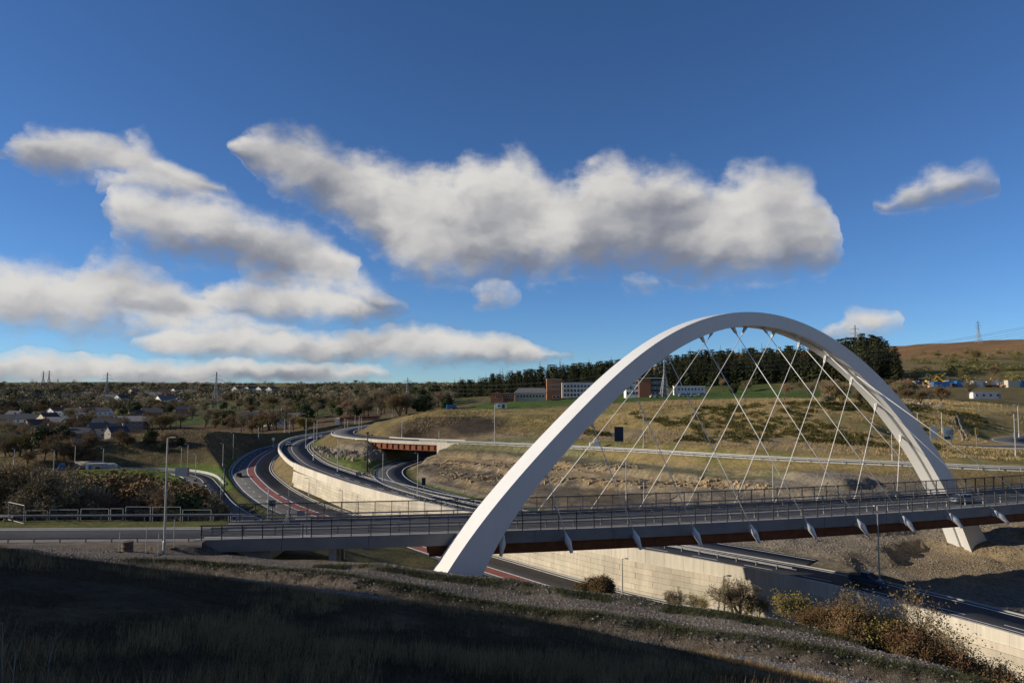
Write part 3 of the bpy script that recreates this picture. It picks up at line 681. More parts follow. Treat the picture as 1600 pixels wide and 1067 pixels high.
for foot, th in ((0, TH[0]), (1, TH[-1])):
    c = (edge_pt(fo, th, 0, width(th) / 2) + edge_pt(fi, th, 0, width(th) / 2)) / 2; z0 = c.z
    m2 = MB(); rz = math.atan2(AD.y, AD.x)
    m2.box((c.x, c.y, z0 - .1), (3.0, 3.4, .9), rz); m2.box((c.x - .6, c.y - .3, z0 - .95), (5.0, 4.6, .8), rz)
    p_ = bpart(m2, 'footing', 'concrete')
m2 = MB(); th = TH[-1]; c = (edge_pt(fo, th, 0, width(th) / 2) + edge_pt(fi, th, 0, width(th) / 2)) / 2
m2.box((c.x - .1, c.y - .1, c.z + .5), (2.9, 3.3, .16), math.atan2(AD.y, AD.x)); bpart(m2, 'base_plate', 'arch_paint')

# deck
nE = normals(En)
def dp(i, o, z): return Vector((En[i, 0] + nE[i, 0] * o, En[i, 1] + nE[i, 1] * o, DECK_Z + z))
def strip(name, i0, i1, prof, mt, parent=None, step=2):
    fr = [(dp(i, 0, 0), Vector((nE[i, 0], nE[i, 1], 0)), Vector((0, 0, 1))) for i in range(i0, i1 + 1, step)]
    return bpart(MB().sweep(fr, prof), name, mt, parent)
NI = len(En) - 1; W_ = DECK_W
rect = lambda a0, a1, b0, b1: [(a0, b0), (a1, b0), (a1, b1), (a0, b1)]
strip('deck_slab', 0, NI, rect(.42, W_ - .42, -.50, -.06), 'concrete')
rd = strip('road_surface', 0, NI, rect(1.6, W_ - .7, -.055, -.02), 'asphalt_worn')
strip('footway', 0, NI, rect(.40, 1.58, -.055, .10), 'kerb')
for o in (1.85, W_ - .95): strip('edge_line', 0, NI, rect(o, o + .14, -.019, -.014), 'paint_white', rd)
strip('centre_line', 0, NI, rect(4.7, 4.84, -.019, -.014), 'paint_white', rd)
for side, (a0, a1) in enumerate(((0, .40), (W_ - .40, W_))):
    i = 0
    while i < NI:
        j = min(i + 14, NI); fr = []
        for q in range(i, j + 1, 2):
            fr.append((dp(q, 0, 0), Vector((nE[q, 0], nE[q, 1], 0)), Vector((0, 0, 1))))
        fr[0] = (Vector(fr[0][0]) + Vector((.015, 0, 0)), fr[0][1], fr[0][2]); fr[-1] = (Vector(fr[-1][0]) - Vector((.015, 0, 0)), fr[-1][1], fr[-1][2])
        bpart(MB().sweep(fr, rect(a0, a1, -.86, .12)), 'edge_beam', 'edge_beam'); i = j
I_ab = 38
for o in (.55, W_ - .75):
    strip('girder', I_ab, NI - 18, [(o, -1.85), (o + .42, -1.85), (o + .42, -1.78), (o + .24, -1.78), (o + .24, -.5), (o + .18, -.5), (o + .18, -1.78), (o, -1.78)], 'rust')
for i in range(I_ab, NI - 18, 12):
    a = dp(i, .85, -1.2); b = dp(i, W_ - .6, -1.2); bpart(MB().beam(a, b, .25, .9), 'cross_beam', 'rust')
# pier and bearing shelf at the left end, wing wall
p = dp(20, 4.2, 0); rz_ = math.atan2(-nE[20, 0], nE[20, 1])
for o in (.9, 4.2, 7.6):
    q = dp(22, o, 0); bpart(MB().box((q.x, q.y, DECK_Z - 3.0), (.55, .55, 5.0), rz_), 'pier', 'concrete')
q = dp(30, 4.3, 0); bpart(MB().box((q.x - 10.5, q.y - 1.0, DECK_Z - 1.7), (3.0, W_ - 1.2, 2.35), rz_), 'abutment', 'concrete')
q = dp(NI - 12, 4.3, 0); bpart(MB().box((q.x, q.y, DECK_Z - 2.2), (5.0, W_ - 1.2, 3.3), math.atan2(-nE[NI - 12, 0], nE[NI - 12, 1])), 'abutment', 'concrete')

# parapets: every post its own piece, shared mesh
post_tall = MB().box((0, 0, .78), (.06, .11, 1.56)).mesh('post', M['dark_steel'])
post_low = MB().box((0, 0, .56), (.06, .11, 1.12)).mesh('post', M['dark_steel'])
post_grd = MB().box((0, 0, .40), (.09, .12, .80)).mesh('post', M['galv'])
dE_ = np.concatenate([[0], np.cumsum(np.linalg.norm(np.diff(En[:, :2], axis=0), axis=1))])
def at_s(s, o, z):
    x = np.interp(s, dE_, En[:, 0]); y = np.interp(s, dE_, En[:, 1]); a = np.interp(s, dE_, nE[:, 0]); b = np.interp(s, dE_, nE[:, 1])
    return Vector((x + a * o, y + b * o, DECK_Z + z)), math.atan2(-a, b)
def tube_rail(s0, s1, o, z, w, h, step=2.0):
    fr = []
    for s in np.arange(s0, s1 + .01, step):
        p, rz = at_s(s, o, z); fr.append((p, Vector((-math.sin(rz), math.cos(rz), 0)), Vector((0, 0, 1))))
    return MB().sweep(fr, rect(-w / 2, w / 2, -h / 2, h / 2))
def parapet(name, label, o, s0, s1, h, post, rails, pitch=1.62, base=.12, inner=False):
    par = empty(name, tuple(-bridge_off), 0, bridge); par['label'] = label
    for s in np.arange(s0, s1, pitch):
        p, rz = at_s(s, o, base); obj('post', post, par, p, (0, 0, rz))
    for z, w, hh, mt in rails: bpart(tube_rail(s0 - .1, s1, o, z + base, w, hh), 'rail', mt, par)
    return par
tall = [(1.55, .10, .085, 'dark_steel')] + [(z, .022, .028, 'dark_steel') for z in (.12, .24, .36, .48, .60, .72, .84, .96, 1.08, 1.20, 1.32, 1.44)]
low = [(1.12, .10, .085, 'dark_steel')] + [(z, .022, .03, 'dark_steel') for z in (.12, .24, .36, .48, .60, .72, .84, .96)]
SMAX = dE_[-1]
parapet('parapet', 'tall dark steel parapet along the near edge of the deck', .20, 9.4, SMAX, 1.55, post_tall, tall)
parapet('parapet', 'lower dark steel parapet at the left end of the near edge', .20, .6, 9.0, 1.12, post_low, low)
parapet('parapet', 'dark steel parapet along the far edge of the deck', W_ - .20, 1.2, SMAX, 1.55, post_tall, tall)
grd = [(.72, .07, .12, 'galv'), (.42, .06, .10, 'galv')]
parapet('vehicle_rail', 'galvanised two bar rail between footway and traffic', 1.5, 1.0, SMAX, .8, post_grd, grd, 2.6, .08)
parapet('vehicle_rail', 'galvanised two bar rail on the far side of the traffic lanes', W_ - .75, 1.0, SMAX, .8, post_grd, grd, 2.6, 0.0)

# hangers
near_c = [((889, 845), (861, 737)), ((993, 838), (927, 660)), ((1089, 833), (986, 601)), ((1180, 828), (1042, 560)), ((1267, 822), (1093, 531)), ((1346, 817), (1141, 514)), ((1419, 811), (1188, 512)), ((1491, 806), (1235, 528)), ((1563, 802), (1283, 548)), ((1634, 797), (1325, 572)), ((787, 852), (800, 815))]
far_c = [((832, 790), (1045, 560)), ((915, 790), (1120, 519)), ((995, 783), (1170, 512)), ((1070, 778), (1214, 518)), ((1143, 775), (1255, 530)), ((1211, 772), (1296, 553)), ((1275, 770), (1336, 590)), ((1336, 767), (1373, 632)), ((1402, 765), (1411, 681))]
def top_on_arch(px, py, lat=.5):
    s, z = on_plane(px, py, -1.1); th = math.atan2(z - ZC, -(s - SC)); return th, arch_pt(th, rr(fi, th) + .05, width(th) * lat)
sock = MB().lathe([(.10, -.95), (.15, -.92), (.17, -.60), (.27, -.15), (.29, .10), (.16, .45), (.10, .75), (.05, .80)], 12).mesh('socket', M['arch_paint'], True)
def edge_at(px, side):                                              # chainage where the edge of the deck is seen at column px
    o = -.95 if side == 0 else W_ + .16; best = None
    for s in np.arange(0, SMAX, .25):
        p, rz = at_s(s, o, -.6); e = abs(p.x / p.y - ray(px, 800)[0] / ray(px, 800)[1])
        if best is None or e < best[0]: best = (e, s)
    return at_s(best[1], o, -.75 if side == 0 else -.35)
for side, lst in ((0, near_c), (1, far_c)):
    for (bx, by), (tx, ty) in lst:
        th, T_ = top_on_arch(tx, ty, .38 if side == 0 else .62); B_, rz = edge_at(bx, side)
        d = (T_ - B_).normalized(); cb = empty('cable', tuple(T_ - bridge_off), 0, bridge)
        def loc(mbx, nm, mt, sm=False):
            o = mbx.build(nm, M[mt], cb, sm); o.location = -T_; return o
        loc(MB().bar(B_ + d * .2, T_ - d * .9, .037, n=8), 'rod', 'cable', True)
        m2 = MB()                                                   # fork plate below the arch
        rad = (arch_pt(th, 1, 0) - arch_pt(th, 0, 0)).normalized(); tan = rad.cross(AN).normalized()
        a = T_ + rad * .15
        for e in (-.09, .09):
            L_ = AN * e; tip = T_ - d * .80
            m2.add([a - tan * .26 + L_ - AN * .03, a + tan * .26 + L_ - AN * .03, tip + tan * .07 + L_ - AN * .03, tip - tan * .07 + L_ - AN * .03,
                    a - tan * .26 + L_ + AN * .03, a + tan * .26 + L_ + AN * .03, tip + tan * .07 + L_ + AN * .03, tip - tan * .07 + L_ + AN * .03],
                   [(3, 2, 1, 0), (4, 5, 6, 7), (0, 1, 5, 4), (1, 2, 6, 5), (2, 3, 7, 6), (3, 0, 4, 7)])
        m2.bar(T_ - d * .62, T_ - d * 1.10, .065, .05, 8); loc(m2, 'fork_plate', 'arch_paint')
        so_ = obj('socket', sock, cb, B_ - T_); so_.rotation_euler = d.to_track_quat('Z', 'Y').to_euler()
        m2 = MB(); p, _ = at_s(0, 0, 0); nn = Vector((-math.sin(rz), math.cos(rz), 0)) * (1 if side == 0 else -1)
        m2.beam(B_ + nn * (1.3 if side == 0 else .6) + Vector((0, 0, .05)), B_ + Vector((0, 0, .05)), .12, .3); loc(m2, 'anchor_bracket', 'arch_paint')

# ------------------------------------------------------------------ retaining wall between the carriageways
dB_ = np.concatenate([[0], np.cumsum(np.linalg.norm(np.diff(B_left[:, :2], axis=0), axis=1))]); nB_ = normals(B_left)
s_w0 = dB_[np.argmin(np.hypot(B_left[:, 0] + 52, B_left[:, 1] - 167))]
def on_B(s, o=0.0):
    p = [np.interp(s, dB_, B_left[:, j]) for j in range(3)]; n = [np.interp(s, dB_, nB_[:, j]) for j in range(2)]
    return Vector((p[0] + n[0] * o, p[1] + n[1] * o, p[2])), math.atan2(-n[0], n[1])
wall = empty('retaining_wall', tuple(on_B(s_w0)[0])); tag(wall, 'long cream retaining wall of stepped block courses with a panelled parapet', 'wall')
W0 = Vector(wall.location)
unit = MB().box((0, 0, 0), (1, 1, 1)); umesh = unit.mesh('panel', M['panel']); cmesh = unit.mesh('coping_panel', M['panel_light'])
def bevel_mesh(me, w):
    bm = bmesh.new(); bm.from_mesh(me); bmesh.ops.bevel(bm, geom=bm.edges[:], offset=w, segments=1, affect='EDGES'); bm.to_mesh(me); bm.free()
s_end = min(dB_[-1] - 8, s_w0 + 186); NC = 7; HC = .60
s = s_w0; L_ = 4.35; k = 0
for c in range(1, NC, 2):                                            # closing half blocks at the far end
    z1 = -19.55 - c * HC; o = -.12 - c * .062; a, _ = on_B(s + .012, o); b, _ = on_B(s + L_ / 2 - .012, o); mid = (a + b) / 2; e = b - a
    obj('panel', umesh, wall, Vector((mid.x, mid.y, z1 - HC / 2)) - W0, (0, 0, math.atan2(e.y, e.x)), (math.hypot(e.x, e.y), .55, HC - .02))
while s + L_ < s_end:
    for c in range(NC):
        z1 = -19.55 - c * HC; o = -.12 - c * .062 + random.uniform(-.006, .006)
        sh = (L_ / 2 if c % 2 else 0)
        a, _ = on_B(s + sh + .012, o); b, _ = on_B(s + sh + L_ - .012, o); mid = (a + b) / 2; e = b - a
        obj('panel', umesh, wall, Vector((mid.x, mid.y, z1 - HC / 2)) - W0, (0, 0, math.atan2(e.y, e.x)), (math.hypot(e.x, e.y), .55, HC - .02))
    s += L_
s = s_w0 - .5
while s + 2.3 < s_end + 3:
    a, _ = on_B(s + .012, -.13); b, _ = on_B(s + 2.288, -.13); mid = (a + b) / 2; e = b - a
    o = obj('coping_panel', cmesh, wall, mid + Vector((0, 0, .15)) - W0, (0, -math.atan2(e.z, math.hypot(e.x, e.y)), math.atan2(e.y, e.x)), (math.hypot(e.x, e.y), .34, 1.55 + random.uniform(-.01, .01)))
    s += 2.3
Lb = np.array([tuple(on_B(s, -.13)[0]) for s in np.arange(12, s_w0 - .4, 2.0)])
def wall_strip(L, w, h, dz, name, mt, parent=None):
    n = normals(L); fr = [(Vector(p) + Vector((0, 0, dz)), Vector((q[0], q[1], 0)), Vector((0, 0, 1))) for p, q in zip(L, n)]
    o = MB().sweep(fr, rect(-w / 2, w / 2, 0, h)).build(name, M[mt], parent)
    return o
par = empty('parapet_wall', tuple(Lb[0])); tag(par, 'pale concrete parapet round the bend of the upper road', 'wall')
wall_strip(Lb - np.array(Lb[0]), .34, 1.0, -.2, 'parapet', 'panel_light', par)
# foot kerb of the lower carriageway
ribbon('kerb', sub(A_c, 60, 400), A_w / 2 + .02, A_w / 2 + .3, .10, M['kerb'], rA, .4); ribbon('kerb', sub(A_c, 40, 400), -A_w / 2 - .3, -A_w / 2 - .02, .10, M['kerb'], rA, .4)
ribbon('kerb', sub(B_c, 10, 330), B_w / 2 + .02, B_w / 2 + .3, .10, M['kerb'], rB, .4)

# ------------------------------------------------------------------ barriers
gpost = MB().box((0, 0, .17), (.07, .09, .50)).mesh('post', M['galv'])
gpost_l = MB().box((0, 0, .17), (.08, .09, .50)).mesh('post', M['galv_light'])
def guardrail(label, L, pitch=3.2, z=.62, mt='galv', h=.31, two=False, face=1, group=None):
    pitch *= .62; z *= .64; h *= .66
    L = np.array(L); org = L[0].copy(); g = empty('guardrail', tuple(org)); tag(g, label, 'guardrail', group)
    Q = L - org; n = normals(Q)
    fr = [(Vector(p), Vector((q[0], q[1], 0)), Vector((0, 0, 1))) for p, q in zip(Q, n)]
    f = face
    prof = [(f * .0, -h / 2), (f * .07, -h / 3), (f * .02, -h / 12), (f * .02, h / 12), (f * .07, h / 3), (f * .0, h / 2), (f * -.03, h / 2), (f * -.03, -h / 2)]
    for zz in ((z, z - .22) if two else (z,)):
        m2 = MB().sweep([(o + Vector((0, 0, zz)), x, u) for o, x, u in fr], [(a * 1.0, b * (.5 if two else 1)) for a, b in prof]); m2.build('beam', M[mt], g)
    d = np.concatenate([[0], np.cumsum(np.linalg.norm(np.diff(Q[:, :2], axis=0), axis=1))])
    for s in np.arange(.3, d[-1], pitch):
        p = [np.interp(s, d, Q[:, j]) for j in range(3)]; nn = [np.interp(s, d, n[:, j]) for j in range(2)]
        obj('post', gpost_l if mt == 'galv_light' else gpost, g, (p[0] - f * nn[0] * .1, p[1] - f * nn[1] * .1, p[2]), (0, 0, math.atan2(-nn[0], nn[1])))
    return g
guardrail('galvanised guardrail with posts on the grass verge left of the bridge', offset(HL_c[20:], 5.2), 3.3, .74, 'galv', .30, face=-1)
guardrail('low open guardrail at the near side of the bridge approach', offset(HL_c[20:], -4.6), 3.3, .60, 'galv', .2)
guardrail('long guardrail on the inside of the upper carriageway bend', sub(offset(B_c, B_w / 2 + .8), 70, 250), 3.6, .62, 'galv', face=-1)
guardrail('guardrail on the outer side of the slip road curve', sub(offset(D_c, -4.0), 8, 140), 3.6, .62, 'galv')
guardrail('bright two bar barrier along the hill road above the rock cutting', sub(offset(C_c, -4.0), 140, 330), 4.2, .95, 'galv_light', .42, True)
# white concrete barrier round the link road
Le = sub(offset(E_c, 4.0), 45, 112); g = empty('concrete_barrier', tuple(Le[0])); tag(g, 'low white concrete barrier round the bend of the link road', 'barrier')
wall_strip(Le - Le[0], .35, .75, -.1, 'barrier', 'galv_light', g)
Le2 = sub(offset(E_c, -3.8), 30, 84); guardrail('pale guardrail on the inner side of the link road', Le2, 3.6, .62, 'galv_light')

# ------------------------------------------------------------------ girder bridge over the slip road
gb = empty('girder_bridge', (-25, 176, -13)); tag(gb, 'short rusty girder bridge with pale concrete wings over the slip road', 'bridge')
go_ = Vector(gb.location); iC = np.argmin(np.hypot(C_c[:, 0] + 25, C_c[:, 1] - 179)); nC = normals(C_c); dC_ = np.concatenate([[0], np.cumsum(np.linalg.norm(np.diff(C_c[:, :2], axis=0), axis=1))]); sC0 = dC_[iC]
def on_C(s, o, z):
    p = [np.interp(s, dC_, C_c[:, j]) for j in range(3)]; n = [np.interp(s, dC_, nC[:, j]) for j in range(2)]
    return Vector((p[0] + n[0] * o, p[1] + n[1] * o, p[2] + z)) - go_, math.atan2(-n[0], n[1])
def cstrip(name, s0, s1, prof, mt):
    fr = []
    for s in np.linspace(s0, s1, 12):
        p, rz = on_C(s, 0, 0); fr.append((p, Vector((-math.sin(rz), math.cos(rz), 0)), Vector((0, 0, 1))))
    return MB().sweep(fr, prof).build(name, M[mt], gb)
G0, G1 = sC0 - 10.2, sC0 + 9.2
cstrip('edge_beam', G0 - 3, G1 + 3, rect(-4.5, -3.8, -.55, .22), 'panel_light'); cstrip('edge_beam', G0 - 3, G1 + 3, rect(3.8, 4.5, -.55, .22), 'panel_light')
cstrip('deck_slab', G0, G1, rect(-3.8, 3.8, -.5, -.06), 'concrete')
for o in (-4.2, 3.9): cstrip('girder', G0, G1, [(o - .15, -2.0), (o + .45, -2.0), (o + .45, -1.9), (o + .22, -1.9), (o + .22, -.55), (o + .08, -.55), (o + .08, -1.9), (o - .15, -1.9)], 'rust_light')
for s in np.linspace(G0 + .8, G1 - .8, 11):
    p, rz = on_C(s, -4.2, -1.22); MB().box(p, (.10, .34, 1.34), rz).build('stiffener', M['rust_light'], gb)
for s, e in ((G0, -1), (G1, 1)):
    p, rz = on_C(s + e * .8, 0, -3.4); MB().box(p, (1.6, 8.0, 5.6), rz).build('abutment', M['concrete'], gb)
    m2 = MB(); a, rz = on_C(s + e * .2, -4.5, .1); b, _ = on_C(s + e * 6.5, -4.5, .1); c, _ = on_C(s + e * .2, -4.5, -4.4); t = Vector((-math.sin(rz), math.cos(rz), 0)) * .4
    c2, _ = on_C(s + e * 6.5, -4.5, -1.0)
    m2.add([a, b, c2, c, a + t, b + t, c2 + t, c + t], [(0, 1, 2, 3), (7, 6, 5, 4), (0, 4, 5, 1), (1, 5, 6, 2), (2, 6, 7, 3), (3, 7, 4, 0)]); m2.build('wing_wall', M['panel_light'], gb)
# distant rusty footbridge over the road
fb = empty('red_bridge', D(560, 660, 285)); tag(fb, 'distant red brown girder bridge at the head of the valley road', 'bridge'); fo_ = Vector(fb.location)
a = Vector(D(531, 655, 285)) - fo_; b = Vector(D(590, 653, 300)) - fo_
for o in (0, 4.0): MB().beam(a + Vector((0, o, 0)), b + Vector((0, o, 0)), .4, 1.7).build('girder', M['rust_light'], fb)
MB().beam(a + Vector((0, 2, -.4)), b + Vector((0, 2, -.4)), 3.5, .3).build('deck', M['concrete'], fb)
MB().box(a + Vector((-1.0, 2, -.9)), (2.0, 5, 2.6)).build('abutment', M['panel_light'], fb)
m2 = MB(); m2.beam(a + Vector((0, -.1, 1.6)), b + Vector((0, -.1, 1.6)), .08, .08)
for k in range(9): p = a.lerp(b, k / 8); m2.box((p.x, p.y - .1, p.z + 1.2), (.08, .08, .9))
m2.build('railing', M['dark_steel'], fb)
# ------------------------------------------------------------------ plants: one model of each kind, then copies
mat('bark', (.085, .068, .050), .9, .3, 2.0, rand=.2, spec=.1)
mat('bark_pale', (.24, .21, .165), .9, .25, 2.0, rand=.2, spec=.1)
mat('twig_grey', (.25, .198, .13), .95, .3, .6, rand=.35, spec=.05)
mat('twig_brown', (.215, .145, .088), .95, .3, .6, rand=.35, spec=.05)
mat('twig_olive', (.190, .160, .068), .95, .3, .6, rand=.35, spec=.05)
mat('leaf_dark', (.060, .074, .028), .8, .4, .5, rand=.4, spec=.15)
mat('leaf_gold', (.235, .175, .050), .8, .4, .7, rand=.3, spec=.1)
mat('leaf_rust', (.150, .098, .046), .85, .35, .7, rand=.25, spec=.1)
mat('needle', (.070, .082, .038), .85, .4, .5, rand=.35, spec=.1)
mat('gorse', (.080, .078, .024), .9, .45, .8, spec=.05)
mat('dry_grass', (.34, .25, .12), .9, .3, .7, spec=.1, coord='World')
mat('dead_grass', (.112, .080, .042), .9, .35, .4, spec=.1, coord='World')
mat('twig_red', (.20, .105, .065), .95, .3, .6, rand=.3, spec=.05); mat('tussock', (.34, .24, .12), .9, .3, .7, spec=.1, coord='World')
def rvec(r): return Vector((r.gauss(0, 1), r.gauss(0, 1), r.gauss(0, 1))).normalized()
def bare_tree(seed, h=9.0, spread=.55, counts=(7, 6, 6, 6), trunk_len=.34, twig=.055, leaf=None, leaf_n=0, upright=.35, multi=1):
    r = random.Random(seed); tr, cr, lf = MB(), MB(), MB()
    def ribbon_(p, q, w):
        d = (q - p); u = d.cross(rvec(r))
        if u.length < 1e-5: return
        u = u.normalized() * w; cr.add([p - u, p + u, q], [(0, 1, 2)])
    def grow(p, d, L, rad, lev):
        n = 3 if lev < 2 else 2; pts = [p]; dd = d.copy()
        for k in range(n):
            dd = (dd + rvec(r) * (.10 + .10 * lev) + Vector((0, 0, upright * .12))).normalized(); pts.append(pts[-1] + dd * L / n)
        for k in range(n):
            ra, rb = rad * (1 - .55 * k / n), rad * (1 - .55 * (k + 1) / n)
            if lev <= 1: tr.bar(pts[k], pts[k + 1], ra, rb, 5 if lev == 0 else 4)
            elif lev == 2: cr.bar(pts[k], pts[k + 1], max(ra, twig * .5), max(rb, twig * .35), 3)
            else: ribbon_(pts[k], pts[k + 1], twig * (.6 if lev == 3 else .42))
        if lev < len(counts):
            for c in range(counts[lev]):
                t = r.uniform(.35, 1.0) if lev else r.uniform(.55, 1.0); i = min(n - 1, int(t * n)); q = pts[i].lerp(pts[i + 1], t * n - i)
                out = (dd + rvec(r) * (spread + .35 * (lev > 0)) * 1.6).normalized(); out = (out + Vector((0, 0, upright))).normalized()
                grow(q, out, L * r.uniform(.50, .80) * (1.0 if lev else .95), rad * .42, lev + 1)
        elif leaf:
            for c in range(leaf_n):
                q = pts[-1] + rvec(r) * .25; a = rvec(r) * leaf; b = a.cross(rvec(r)).normalized() * leaf * .7; lf.add([q - a, q + b, q + a, q - b], [(0, 1, 2, 3)])
    for k in range(multi):
        d0 = Vector((r.uniform(-.12, .12), r.uniform(-.12, .12), 1)) if multi == 1 else Vector((r.uniform(-.6, .6), r.uniform(-.6, .6), 1)).normalized()
        grow(Vector((r.uniform(-.3, .3), r.uniform(-.3, .3), 0)) * (multi > 1), d0, h * trunk_len, h * .022, 0)
    top = max(v[2] for v in cr.v)
    for m_ in (tr, cr, lf): m_.v = [tuple(Vector(v) * (h / top)) for v in m_.v]
    return tr, cr, lf
def leafy(seed, h=7.0, w=5.0, n=1500, size=.32, lumps=9, trunk=.2, gap=.25):
    r = random.Random(seed); tr, cr = MB(), MB(); tr.bar((0, 0, 0), (0, 0, h * .6), h * .025, h * .01, 5)
    L = []
    for k in range(lumps):
        a = r.uniform(0, 6.28); q = r.uniform(0, 1) ** .6; z = h * r.uniform(trunk + .12, .86); rr_ = w * .5 * (1 - .55 * max(0, z / h - .5) * 2)
        L.append((Vector((math.cos(a) * q * rr_ * .75, math.sin(a) * q * rr_ * .75, z)), w * r.uniform(.15, .27)))
        tr.bar((0, 0, h * .3), L[-1][0], h * .010, h * .004, 4)
    for k in range(n):
        c, rad = r.choice(L); d = rvec(r); p = c + d * rad * (r.uniform(.55, 1.08) if r.random() > gap else r.uniform(.9, 1.35)); p.z = max(p.z, h * .06)
        a = (d.cross(rvec(r))).normalized() * size * r.uniform(.6, 1.3); b = (rvec(r) + d * .4).normalized().cross(a).normalized() * size * r.uniform(.4, .9)
        cr.add([p - a, p + b, p + a, p - b], [(0, 1, 2, 3)])
    return tr, cr
def conifer(seed, h=16.0, w=5.2, whorls=26, per=9):
    r = random.Random(seed); tr, cr = MB(), MB(); tr.bar((0, 0, 0), (0, 0, h * .97), h * .012, .02, 6)
    for k in range(whorls):
        t = k / (whorls - 1); z = h * (.10 + .88 * t ** .93); R_ = w * .5 * (1 - t) ** .82 * r.uniform(.82, 1.12) + .12
        for j in range(per if t < .8 else 6):
            a = r.uniform(0, 6.28); L = R_ * r.uniform(.65, 1.12); dr = r.uniform(-.42, -.05) * L + .25 * t * L
            tip = Vector((math.cos(a) * L, math.sin(a) * L, z + dr)); o = Vector((0, 0, z)); d = (tip - o); side = Vector((-math.sin(a), math.cos(a), 0))
            m1 = o + d * .45 + Vector((0, 0, .08 * L)); wd = .20 * L + .12
            cr.add([o, m1 + side * wd, tip, m1 - side * wd], [(0, 1, 2), (0, 2, 3)])
            for e in (-1, 1):
                q = o + d * r.uniform(.45, .8); tt = q + side * e * L * .42 + d * .18 + Vector((0, 0, -.16 * L)); cr.add([q, tt, q + d * .22 + Vector((0, 0, -.05))], [(0, 1, 2)])
    return tr, cr
KIND = {}
def kind(key, mbs, bark, crownm, leafm=None):
    t = mbs[0].mesh('trunk', M[bark]); c = mbs[1].mesh('crown', M[crownm]); l = mbs[2].mesh('leaves', M[leafm]) if leafm and len(mbs) > 2 and mbs[2].v else None
    hh = max(v[2] for v in mbs[1].v); KIND[key] = (t, c, l, hh)
for k in range(3): kind(f'bare{k}', bare_tree(20 + k, 9, .55, (7, 6, 6, 6), twig=.06), 'bark', ('twig_grey', 'twig_brown', 'twig_olive')[k])
kind('bare3', bare_tree(31, 10, .75, (8, 7, 6, 6), .28, .06), 'bark', 'twig_grey'); kind('bare4', bare_tree(35, 8, .8, (8, 6, 6, 6), .25, .065, multi=3), 'bark', 'twig_brown')
kind('rusty', bare_tree(41, 8, .6, (7, 6, 5, 5), .3, .055, .055, 4, multi=2), 'bark', 'twig_brown', 'leaf_rust')
kind('golden', bare_tree(42, 5, .7, (6, 6, 5, 5), .22, .04, .06, 5, multi=3), 'bark', 'twig_olive', 'leaf_gold')
kind('ever0', leafy(51, 9, 6.5, 2600, .34, 13), 'bark', 'leaf_dark'); kind('ever1', leafy(52, 7, 7, 2400, .32, 11, .1), 'bark', 'leaf_dark')
kind('thicket', bare_tree(61, 4, .9, (7, 6, 6, 5), .22, .028, multi=4), 'bark', 'twig_grey'); kind('bramble', bare_tree(62, 3.2, 1.0, (7, 6, 5, 5), .2, .022, .042, 4, multi=4), 'bark', 'twig_brown', 'leaf_rust')
kind('sapling', bare_tree(63, 4, .4, (6, 5, 5, 4), .5, .016, .05, 1, .5), 'bark_pale', 'twig_grey', 'leaf_rust'); kind('sapling1', bare_tree(64, 3.2, .6, (6, 6, 5, 4), .35, .014, .05, 2, .5, 2), 'bark_pale', 'twig_grey', 'leaf_gold')
kind('thicket1', bare_tree(68, 3.5, .7, (7, 6, 6, 5), .3, .022, .03, 2, .45, 4), 'bark', 'twig_red', 'leaf_rust'); kind('stalk', bare_tree(66, 1, .5, (4, 3, 3), .5, .006), 'bark_pale', 'twig_grey')
mat('needle_olive', (.082, .080, .034), .85, .4, .5, rand=.35, spec=.1)
for k in range(5): kind(f'fir{k}', conifer(70 + k, 16, (6.4, 5.6, 7.0, 5.2, 6.6)[k], (26, 24, 22, 28, 20)[k], (9, 9, 8, 9, 6)[k]), 'bark', 'needle' if k < 4 else 'needle_olive')
def plant(name, key, p, h, label, cat, group, wide=1.0, rz=None, sink=.15):
    t, c, l, hh = KIND[key]; s = h / hh; rz = random.uniform(0, 6.28) if rz is None else rz
    e = empty(name, (p[0], p[1], p[2] - sink), rz); e.scale = (s * wide, s * wide, s); tag(e, label, cat, group)
    obj('trunk', t, e); obj('crown', c, e)
    if l: obj('leaves', l, e)
    return e
def road_dist(x, y):
    return min(float(np.min(np.hypot(L[:, 0] - x, L[:, 1] - y))) - hw for L, hw, a, b in ROADS)

# conifer wood above the school
xs_ = [690, 750, 850, 950, 1040, 1100, 1200, 1290, 1330, 1352, 1388, 1408]
top_ = [597, 584, 568, 561, 552, 543, 540, 533, 523, 517, 525, 549]; dep_ = [490, 482, 470, 455, 440, 430, 415, 385, 368, 362, 358, 356]
FIR = 'dark green conifer crowded in the wood behind the school'; FIRG = 'conifers of the wood behind the school'
FIR2 = 'tall dark conifer in the clump on the hillside beyond the arch'; FIRG2 = 'conifers of the clump beyond the arch'
nf = 0
for row in range(5):
    px = 690.0 + row * 3
    while px < 1408 and nf < 300:
        d0 = np.interp(px, xs_, dep_); y = d0 + row * 11 + random.uniform(-4, 4); x = XD(px, y, 580)
        zt = D(px, np.interp(px, xs_, top_) + random.gauss(5, 5.5) + (4 if row == 0 else 0), y)[2]; zg = ground(x, y); h = zt - zg
        gapc = (px > 745 and px < 1050 and row == 0 and random.random() < .35)
        if h > 5 and not gapc:
            big = px > 1275
            plant('conifer', f'fir{random.choice((0, 0, 1, 1, 2, 3, 3, 4))}', (x, y, zg), min(h, 30), FIR2 if big else FIR, 'tree', FIRG2 if big else FIRG, .8 if h > 20 else 1.05); nf += 1
        px += random.uniform(8, 14) if row else random.uniform(9, 15)
lp = conifer(90, 1.0, .33, 12, 6)[1]; lv = np.array(lp.v); V = []; F = []
